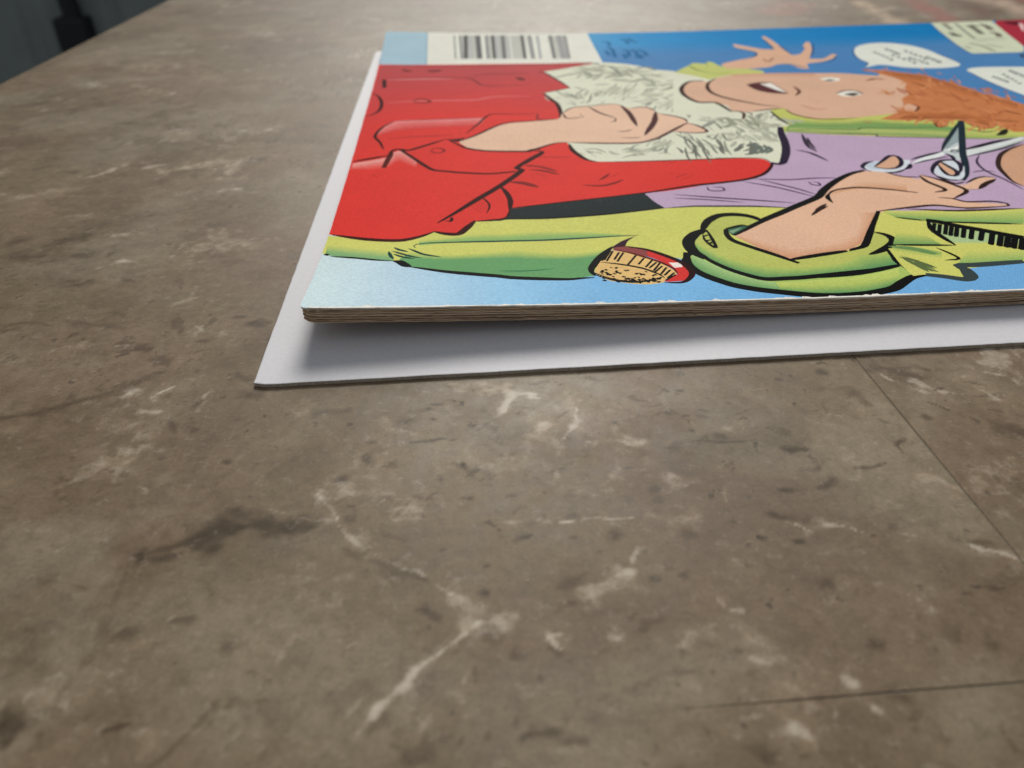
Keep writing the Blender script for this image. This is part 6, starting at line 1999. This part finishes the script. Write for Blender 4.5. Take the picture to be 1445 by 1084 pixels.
p 21,22,22 4660,955 4687,962 4662,926 4644,932
s 21,22,22 0.84 0 4814,1085 4692,912
p 21,22,22 4697,931 4724,938 4699,902 4680,909
s 21,22,22 0.50 1 4176,1001 4220,899 4228,824 4132,814
s 60,70,72 1.28 0.3 3912,630 4009,594 4110,548 4176,578 4190,669 4170,731 4285,730 4602,746
p 60,70,72 4164,730 4199,677 4180,577 4119,530 4112,552 4128,614
p 142,74,72 2113,1208 2191,1217 2317,1138 2444,1002 2408,930 2296,1042 2213,1091 2096,1166
p 227,189,124 2086,1167 2214,1096 2349,951 2411,833 2422,764 2348,686 2294,642 2204,628 2121,644 2000,689 1942,757 1922,817 1970,978 2026,1089
p 210,58,54 2316,1134 2434,1002 2489,891 2507,804 2484,717 2430,664 2341,658 2313,668 2394,732 2423,768 2416,854 2396,916 2298,1053
p 239,227,220 2410,937 2482,931 2480,866 2426,857
s 42,20,20 0.80 1 2187,1222 2320,1150 2445,1006 2496,916 2516,782 2478,697 2416,644 2314,651
s 90,32,24 0.50 1 2108,1177 2214,1096 2350,958 2415,849 2423,768
s 21,22,22 1.01 1 2106,1225 2030,1112 1973,1020 1911,883 1905,840 1918,774
s 21,22,22 0.30 0 2067,1138 1996,999
s 21,22,22 0.30 0 2094,1149 2026,992
s 21,22,22 0.30 0 2080,1156 2012,1009
s 21,22,22 0.30 0 2131,1127 2078,1010
s 21,22,22 0.30 0 2158,1120 2092,980
s 21,22,22 0.30 0 2228,1066 2142,915
s 21,22,22 0.30 0 2272,1021 2214,925
s 21,22,22 0.30 0 2315,983 2250,878
s 21,22,22 0.30 0 2334,948 2270,865
s 21,22,22 0.30 0 2354,936 2287,822
s 21,22,22 0.30 0 2358,891 2292,804
s 21,22,22 0.30 0 2379,868 2318,766
s 21,22,22 0.30 0 2394,830 2337,750
s 21,22,22 0.30 0 2408,786 2346,711
s 21,22,22 0.30 0 2410,758 2327,679
s 21,22,22 0.45 1 1984,978 2092,941 2222,870 2307,773 2332,712
s 21,22,22 0.46 0 2106,716 2118,730
s 21,22,22 0.38 0 2167,777 2182,798
s 21,22,22 0.30 0 1991,790 2007,809
s 21,22,22 0.47 0 1956,696 1970,712
s 21,22,22 0.39 0 2032,889 2039,895
s 21,22,22 0.37 0 2059,872 2074,894
s 21,22,22 0.38 0 2126,700 2140,711
s 21,22,22 0.48 0 2035,672 2050,690
s 21,22,22 0.34 0 2071,793 2082,814
s 21,22,22 0.36 0 2080,680 2098,700
s 21,22,22 0.46 0 1961,818 1976,843
s 21,22,22 0.41 0 2110,835 2124,844
s 21,22,22 0.47 0 1988,786 2000,792
s 21,22,22 0.29 0 2054,837 2068,844
s 21,22,22 0.32 0 2146,726 2160,733
s 21,22,22 0.36 0 2190,788 2199,798
s 21,22,22 0.34 0 2279,660 2294,667
s 21,22,22 0.41 0 2078,680 2089,704
s 21,22,22 0.43 0 2034,794 2045,804
s 21,22,22 0.40 0 1993,851 2005,867
s 21,22,22 0.47 0 2082,740 2094,757
s 21,22,22 0.31 0 2261,744 2278,764
s 21,22,22 0.43 0 2050,810 2066,817
s 21,22,22 0.40 0 2270,654 2280,660
s 21,22,22 0.33 0 1955,698 1968,706
s 21,22,22 0.34 0 2233,688 2243,706
s 21,22,22 0.39 0 1985,810 2001,826
s 21,22,22 0.32 0 2038,682 2044,690
s 21,22,22 0.32 0 2128,836 2138,850
s 21,22,22 0.46 0 2002,776 2020,795
s 21,22,22 0.31 0 2187,697 2194,701
s 21,22,22 0.47 0 2260,672 2268,687
s 21,22,22 0.34 0 2111,688 2126,693
s 21,22,22 0.46 0 2133,684 2148,702
s 21,22,22 0.35 0 2214,656 2230,678
s 21,22,22 0.44 0 2254,705 2270,720
s 21,22,22 0.40 0 2171,732 2182,738
s 21,22,22 0.46 0 2159,652 2173,663
s 21,22,22 0.37 0 2202,694 2216,700
s 21,22,22 0.40 0 2234,809 2244,816
s 21,22,22 0.40 0 2192,710 2208,716
s 21,22,22 0.42 0 1962,797 1970,805
s 21,22,22 0.37 0 2259,676 2274,685
s 21,22,22 0.37 0 2193,764 2210,786
s 21,22,22 0.40 0 2258,709 2268,716
s 21,22,22 0.45 0 2114,673 2130,697
s 21,22,22 0.37 0 2061,813 2070,821
s 21,22,22 0.38 0 2091,708 2103,730
s 21,22,22 0.29 0 2291,692 2301,714
s 21,22,22 0.39 0 1961,728 1973,748
s 21,22,22 0.37 0 1972,837 1980,858
s 21,22,22 0.29 0 2049,824 2062,836
s 21,22,22 0.44 0 2164,690 2182,708
s 21,22,22 0.32 0 2022,752 2030,766
s 21,22,22 0.33 0 2210,763 2222,782
s 21,22,22 0.43 0 2128,704 2140,722
s 21,22,22 0.47 0 2280,762 2292,768
s 21,22,22 0.46 0 2104,705 2116,719
s 21,22,22 0.47 0 2248,664 2260,680
s 21,22,22 0.44 0 2016,714 2030,732
s 21,22,22 0.33 0 1917,790 1932,818
s 21,22,22 0.33 0 1930,773 1945,802
s 21,22,22 0.33 0 1943,757 1958,786
s 21,22,22 0.33 0 1957,743 1972,772
s 21,22,22 0.33 0 1970,730 1986,758
s 21,22,22 0.33 0 1984,718 1999,746
s 21,22,22 0.33 0 1997,706 2013,735
s 21,22,22 0.33 0 2011,697 2027,726
s 21,22,22 0.33 0 2025,688 2041,716
s 21,22,22 0.33 0 2040,680 2055,708
s 21,22,22 0.33 0 2054,675 2070,704
s 21,22,22 0.33 0 2068,670 2084,698
s 21,22,22 0.33 0 2083,665 2099,693
s 21,22,22 0.33 0 2098,662 2114,690
s 21,22,22 0.33 0 2113,658 2129,686
s 21,22,22 0.33 0 2128,658 2144,686
s 21,22,22 0.33 0 2144,656 2160,684
s 21,22,22 0.33 0 2160,658 2176,686
s 21,22,22 0.33 0 2176,660 2192,688
s 21,22,22 0.33 0 2192,664 2208,692
s 21,22,22 0.33 0 2208,666 2225,694
s 21,22,22 0.33 0 2225,672 2242,700
s 21,22,22 0.33 0 2242,676 2258,704
s 21,22,22 0.33 0 2259,684 2276,712
s 21,22,22 0.33 0 2277,693 2294,721
s 21,22,22 0.33 0 2295,702 2312,730
s 236,231,222 0.30 0 270,398 350,390 475,392 600,392 725,391 850,390 975,393 1100,393 1225,392 1350,392 1475,390 1600,389 1725,391 1850,392 1975,389 2100,393 2225,390 2350,390 2475,389 2600,394 2725,393 2850,393 2975,392 3100,389 3225,391 3350,391 3475,390 3600,394 3725,391 3850,390 3975,393 4100,390 4225,394 4350,391 4475,392 4600,391 4725,391 4850,390 4975,389 5100,393 5225,390 5350,393 5475,390 5600,394 5725,393 5850,393 5975,393 6100,392 6225,393 6350,390 6475,391 6600,393 6725,390 6850,394 6975,393 7100,391 7225,391 7350,391 7475,391 7600,394 7725,391 7850,389 7975,389 8100,393 8225,394 8350,391 8475,391 8600,392 8725,393 8850,390 8975,392 9100,392 9225,392 9350,390 9475,390 9600,391 9725,394 9850,391 9975,392 10100,391 10225,390 10350,389 10475,393 10600,393 10725,391 10850,392 10975,392 11100,393 11225,394 11350,391 11475,394 11600,394 11725,392 11850,393 11975,391 12100,391 12225,390 12350,393 12475,390 12600,389 12725,393 12850,393 12975,391
s 236,231,222 0.25 1 4016,390 4034,400 4091,392
s 236,231,222 0.25 1 1554,390 1588,398 1629,392
s 236,231,222 0.25 1 563,390 593,411 638,392
s 236,231,222 0.25 1 4676,390 4724,403 4751,392
s 236,231,222 0.25 1 1385,390 1443,404 1460,392
s 236,231,222 0.25 1 3529,390 3545,399 3604,392
s 236,231,222 0.25 1 4022,390 4073,410 4097,392
s 236,231,222 0.25 1 2956,390 2990,405 3031,392
s 236,231,222 0.25 1 4072,390 4101,404 4147,392
s 236,231,222 0.25 1 1492,390 1541,395 1567,392
s 236,231,222 0.25 1 3334,390 3392,395 3409,392
s 236,231,222 0.25 1 2922,390 2966,410 2997,392
s 236,231,222 0.25 1 2880,390 2906,402 2955,392
s 236,231,222 0.25 1 4564,390 4620,397 4639,392
s 236,231,222 0.25 1 677,390 696,395 752,392
s 236,231,222 0.25 1 2261,390 2282,410 2336,392
s 236,231,222 0.25 1 3199,390 3220,404 3274,392
s 236,231,222 0.25 1 1709,390 1746,399 1784,392
s 236,231,222 0.25 1 997,390 1021,402 1072,392
s 236,231,222 0.25 1 3445,390 3485,396 3520,392
s 236,231,222 0.25 1 3449,390 3503,409 3524,392
s 236,231,222 0.25 1 3808,390 3824,403 3883,392
s 236,231,222 0.25 1 536,390 585,398 611,392
s 236,231,222 0.25 1 3452,390 3478,407 3527,392
s 236,231,222 0.25 1 1661,390 1678,402 1736,392
s 236,231,222 0.25 1 1642,390 1698,400 1717,392
s 236,231,222 0.25 1 2514,390 2554,412 2589,392
s 236,231,222 0.25 1 694,390 736,404 769,392
s 236,231,222 0.25 1 3556,390 3614,400 3631,392
s 236,231,222 0.25 1 3398,390 3436,405 3473,392
s 236,231,222 0.25 1 537,390 588,412 612,392
s 236,231,222 0.25 1 1849,390 1878,412 1924,392
s 236,231,222 0.25 1 734,390 753,396 809,392
s 236,231,222 0.25 1 3914,390 3964,403 3989,392
s 236,231,222 0.25 1 3046,390 3062,406 3121,392
s 236,231,222 0.25 1 2242,390 2280,402 2317,392
s 236,231,222 0.25 1 2057,390 2082,396 2132,392
s 236,231,222 0.25 1 2203,390 2229,407 2278,392
s 236,231,222 0.25 1 3928,390 3975,403 4003,392
s 236,231,222 0.25 1 1314,390 1346,404 1389,392
s 223,227,224 0.35 0 209,415 209,615 205,815 205,1015 204,1215 203,1415 202,1615 201,1815 199,2015 198,2215 197,2415 196,2615 195,2815 193,3015 191,3215 191,3415 189,3615 188,3815 188,4015 187,4215 186,4415 182,4615 181,4815 180,5015 179,5215 177,5415 177,5615 175,5815 174,6015 174,6215 173,6415 171,6615 169,6815 170,7015 168,7215 165,7415 164,7615 164,7815 163,8015 161,8215 161,8415
"""


def crom(pts, sub=4):
    pts = np.array(pts, float)
    if len(pts) < 3:
        return pts
    P = np.vstack([2 * pts[0] - pts[1], pts, 2 * pts[-1] - pts[-2]])
    out = []
    for i in range(len(pts) - 1):
        p0, p1, p2, p3 = P[i:i + 4]
        L = np.linalg.norm(p2 - p1)
        k = max(1, min(sub, int(L / .5)))
        # tangents limited by the segment length (keeps tight corners from looping)
        m1, m2 = (p2 - p0) / 2, (p3 - p1) / 2
        for mm_ in (m1, m2):
            q = np.linalg.norm(mm_)
            if q > L:
                mm_ *= L / q
        for j in range(k):
            t = j / k
            out.append((2 * t**3 - 3 * t**2 + 1) * p1 + (t**3 - 2 * t**2 + t) * m1 + (-2 * t**3 + 3 * t**2) * p2 + (t**3 - t**2) * m2)
    out.append(pts[-1])
    return np.array(out)


def ribbon(pts, wd, tap):
    c = crom(pts)
    d = np.gradient(c, axis=0)
    d /= np.linalg.norm(d, axis=1)[:, None] + 1e-9
    nrm = np.c_[-d[:, 1], d[:, 0]]
    s = np.r_[0, np.cumsum(np.linalg.norm(np.diff(c, axis=0), axis=1))]
    t = s / max(s[-1], 1e-6)
    prof_ = np.clip(np.minimum(t, 1 - t) / .3, 0, 1) ** .6
    h = wd / 2 * (1 - tap * .8 * (1 - prof_))
    a, b = c + nrm * h[:, None], c - nrm * h[:, None]
    return [np.array([a[i], a[i + 1], b[i + 1], b[i]]) for i in range(len(c) - 1)], np.vstack([a, b[::-1]])


def resample(pts, n):
    c = np.array(pts, float)
    s = np.r_[0, np.cumsum(np.linalg.norm(np.diff(c, axis=0), axis=1))]
    t = np.linspace(0, s[-1], n)
    return np.c_[np.interp(t, s, c[:, 0]), np.interp(t, s, c[:, 1])]


def inside(poly, px, py):
    x, y = poly[:, 0], poly[:, 1]
    x2, y2 = np.roll(x, -1), np.roll(y, -1)
    wn = np.zeros(len(px), int)
    for ax, ay, bx, by in zip(x, y, x2, y2):
        if ay == by:
            continue
        cr = (bx - ax) * (py - ay) - (px - ax) * (by - ay)
        wn += ((ay <= py) & (by > py) & (cr > 0)).astype(int)
        wn -= ((ay > py) & (by <= py) & (cr < 0)).astype(int)
    return wn != 0


def round_poly(pts):
    """Softens the shallow corners of a traced outline, keeps the sharp ones."""
    p = np.array(pts, float)
    n = len(p)
    out = []
    for i in range(n):
        a, b, c = p[i - 1], p[i], p[(i + 1) % n]
        u, w_ = b - a, c - b
        lu, lw = np.linalg.norm(u), np.linalg.norm(w_)
        cs = np.dot(u, w_) / (lu * lw + 1e-9)
        if cs > .35 and cs < .998 and lu < 30 and lw < 30:
            out += [b - u * .25, b + (w_ * .12 - u * .12) * .5 + 0, b + w_ * .25]
        else:
            out.append(b)
    return np.array(out)


def parse_pts(s):
    return [tuple(int(k) / 50 for k in q.split(',')) for q in s.split()]


def rgb(s):
    return np.array([int(k) / 255 for k in s.split(',')])


def background(x, y):
    near = np.array([np.interp(x, [0, 8, 16, 26, 38, 55, 90, 260], k) for k in zip(*[hexrgb(h) for h in ('d0e0e2', 'c8dde4', 'b8d4e7', '9ccaea', '84bce8', '78b4e4', '70aadc', '689fd6')])]).T
    far = np.array([np.interp(x, [0, 62, 75, 100, 140, 175, 260], k) for k in zip(*[hexrgb(h) for h in ('8fc0dc', '4f9fd2', '3293cf', '1684c4', '0f7cbd', '1579b8', '1579b8')])]).T
    low = np.array([np.interp(x, [0, 100, 260], k) for k in zip(*[hexrgb(h) for h in ('5f8fbe', '4a82ba', '5f88b4')])]).T
    t = sstep(138, 160, y)[:, None]
    f = low * (1 - t) + far * t
    t = sstep(50, 90, y)[:, None]
    return near * (1 - t) + f * t


def build_front_cover():
    outline_ = np.array(cover_outline())
    V, E = [], []

    def loop(p, closed=True):
        n0 = len(V)
        V.extend((float(a), float(b)) for a, b in p)
        k = len(p)
        E.extend((n0 + i, n0 + (i + 1) % k) for i in range(k if closed else k - 1))

    loop(outline_)
    shapes = []                                     # (list of convex or simple polygons, colour function)
    for line in ART.strip().split('\n'):
        kind, rest = line[0], line[2:]
        if kind == 'p':
            c, pts = rest.split(' ', 1)
            pl = round_poly(parse_pts(pts))
            loop(pl)
            shapes.append((pl, rgb(c)))
        elif kind == 's':
            c, wd, tap, pts = rest.split(' ', 3)
            quads_, ol = ribbon(parse_pts(pts), float(wd), float(tap))
            loop(ol)
            shapes.append((quads_, rgb(c)))
        else:
            st, pa, pb = rest.split(' | ')
            st = [(float(q.split(':')[0]), rgb(q.split(':')[1])) for q in st.split()]
            k = 14
            A, B = resample(crom(parse_pts(pa)), k), resample(crom(parse_pts(pb)), k)
            rows = [A + (B - A) * t for t, _ in st]
            for r_ in rows:
                loop(r_, False)
            loop(np.array([A[0], B[0]]), False)
            loop(np.array([A[-1], B[-1]]), False)
            cells = []
            for (r1, (t1, c1)), (r2, (t2, c2)) in zip(zip(rows[:-1], st[:-1]), zip(rows[1:], st[1:])):
                for i in range(k - 1):
                    cells.append((np.array([r1[i], r1[i + 1], r2[i + 1]]), np.array([c1, c1, c2])))
                    cells.append((np.array([r1[i], r2[i + 1], r2[i]]), np.array([c1, c2, c2])))
            shapes.append((cells, None))
    for gx in np.arange(6, 262, 4.0):
        for gy in np.r_[np.arange(9, 36, 2.0), np.arange(36, 172, 5.0)]:
            V.append((gx + .13, gy + .17))
    res = delaunay_2d_cdt([Vector(q) for q in V], E, [], 0, 1e-4)
    vv = np.array([tuple(q) for q in res[0]])
    ff = np.array([f for f in res[2] if len(f) == 3])
    cen = vv[ff].mean(1)
    keep = inside(outline_, cen[:, 0], cen[:, 1])
    ff, cen = ff[keep], cen[keep]
    px, py = cen[:, 0], cen[:, 1]
    flat = vv[ff].reshape(-1, 2)
    colr = background(flat[:, 0], flat[:, 1]).reshape(-1, 3, 3)

    def hit(poly):
        lo, hi = poly.min(0), poly.max(0)
        s = np.nonzero((px >= lo[0]) & (px <= hi[0]) & (py >= lo[1]) & (py <= hi[1]))[0]
        return s[inside(poly, px[s], py[s])] if len(s) else s

    for shp, c in shapes:
        if c is None:
            for tri, cc in shp:
                s = hit(tri)
                if not len(s):
                    continue
                T = np.c_[tri[1] - tri[0], tri[2] - tri[0]]
                if abs(np.linalg.det(T)) < 1e-9:
                    continue
                uv = (vv[ff[s]] - tri[0]) @ np.linalg.inv(T).T
                val = cc[0] + uv[..., :1] * (cc[1] - cc[0]) + uv[..., 1:] * (cc[2] - cc[0])
                colr[s] = np.clip(val, np.minimum(cc.min(0), 1), cc.max(0))
        elif isinstance(shp, list):
            for q in shp:
                colr[hit(q)] = c
        else:
            colr[hit(shp)] = c
    used, inv = np.unique(ff, return_inverse=True)
    ff = inv.reshape(-1, 3)
    vv = vv[used]
    z = ztop(vv[:, 0], vv[:, 1])
    n0 = len(vv)
    # rim of the cover sheet
    ed = {}
    for t in ff:
        for a, b in ((t[0], t[1]), (t[1], t[2]), (t[2], t[0])):
            ed[(a, b)] = 1
    bd = [(a, b) for a, b in ed if (b, a) not in ed]
    bid, tid = {}, {}
    vl = [tuple(q) for q in np.c_[vv, z] * MM]
    for a, b in bd:
        for q in (a, b):
            if q not in bid:
                tid[q] = len(vl)
                vl.append((vv[q, 0] * MM, vv[q, 1] * MM, z[q] * MM))
                bid[q] = len(vl)
                vl.append((vv[q, 0] * MM, vv[q, 1] * MM, (z[q] - .17) * MM))
    faces = [tuple(int(k) for k in t) for t in ff] + [(tid[b], tid[a], bid[a], bid[b]) for a, b in bd]
    o = link_mesh('front_cover', vl, faces, [M_COVER, M_EDGE_WHITE], comic)
    me = o.data
    ca = me.color_attributes.new('print', 'FLOAT_COLOR', 'CORNER')
    arr = np.ones((len(me.loops), 4), np.float32)
    arr[:len(ff) * 3, :3] = lin(np.clip(colr, 0, 1)).reshape(-1, 3) * INK
    ca.data.foreach_set('color', arr.ravel())
    mi = np.zeros(len(me.polygons), np.int32)
    mi[len(ff):] = 1
    me.polygons.foreach_set('material_index', mi)
    sm = np.zeros(len(me.polygons), bool)
    sm[:len(ff)] = True
    me.polygons.foreach_set('use_smooth', sm)
    print('cover triangles', len(ff))


INK = 1.05
build_front_cover()


def sheet(name, mat, dz, thick, inset_, seed, rough):
    """One bowed leaf of the book, a closed thin slab with a slightly uneven fore-edge."""
    r = random.Random(seed)
    xs = np.r_[np.linspace(X0, 100, 150), np.linspace(104, X1 - .3, 40)]
    ys = np.r_[0, .6, 1.5, 3, 5, 8, 12, 17, 24, 34, 50, 70, 90, 110, 128, 145, 156, 164.2] + Y0
    nx, ny = len(xs), len(ys)
    j = np.array([r.uniform(-1, 1) for _ in xs]) * rough
    slow = np.cumsum([r.uniform(-1, 1) for _ in xs])
    slow = (slow - np.linspace(slow[0], slow[-1], nx)) * rough * .25
    wave = np.array([r.uniform(-1, 1) for _ in xs]) * .02
    top = []
    bot = []
    for k, yy in enumerate(ys):
        off = (j + slow + inset_) * max(0, 1 - (yy - Y0) / 1.2)
        xo = -1.0 * (yy - 8.2) / 164 + inset_ * .6
        X_ = xs + np.where(xs < 60, xo, 0) + .0
        Y_ = yy + off
        corner = np.clip(1 - (xs - X0) / 1.4, 0, 1) ** 2 * .95 * max(0, 1 - (yy - Y0) / 2.5)
        Z_ = ztop(X_, Y_) - dz + wave * max(0, 1 - (yy - Y0) / 3)
        top.append(np.c_[X_, Y_ + corner, Z_])
        bot.append(np.c_[X_, Y_ + corner, Z_ - thick])
    v = np.vstack(top + bot) * MM
    idx = np.arange(nx * ny).reshape(ny, nx)
    N = nx * ny
    q = np.c_[idx[:-1, :-1].ravel(), idx[:-1, 1:].ravel(), idx[1:, 1:].ravel(), idx[1:, :-1].ravel()]
    f = q.tolist() + (q[:, ::-1] + N).tolist()
    ring = np.r_[idx[0, :], idx[1:, -1], idx[-1, -2::-1], idx[-2:0:-1, 0]].tolist()
    f += [(ring[i], ring[i] + N, ring[(i + 1) % len(ring)] + N, ring[(i + 1) % len(ring)]) for i in range(len(ring))]
    return link_mesh(name, v, f, mat, comic)


rp = random.Random(9)
NP = 15
for k in range(NP):
    sheet('page', M_PAGE, .19 + k * .107, .092 if k not in (4, 9) else .075, .02 + rp.uniform(-.03, .18), 20 + k, .08)
sheet('back_cover', M_PAGE, .19 + NP * .107, .13, .02, 77, .04)

# frayed paper at the worn front corner
rf = random.Random(12)
fv, ff_ = [], []
for i in range(26):
    x = 6.6 + rf.gauss(0, .9)
    y = 7.72 + rf.uniform(-.16, .05)
    z = float(ztop(x, y)) - rf.uniform(-.05, .3)
    s = rf.uniform(.05, .15)
    a = rf.uniform(0, 6.28)
    n0 = len(fv)
    for k in range(4):
        t = a + k * 1.57
        fv.append(((x + s * math.cos(t) * 1.5) * MM, (y - .06 + rf.uniform(-.06, .06)) * MM, (z + s * math.sin(t) * .7) * MM))
    ff_.append((n0, n0 + 1, n0 + 2, n0 + 3))
fr = link_mesh('torn_paper', fv, ff_, plain_material('frayed_paper', 'b9a994', .9, .2, 2000, .1), comic)
tag(fr, kind='stuff')

print('done', len(bpy.data.objects))
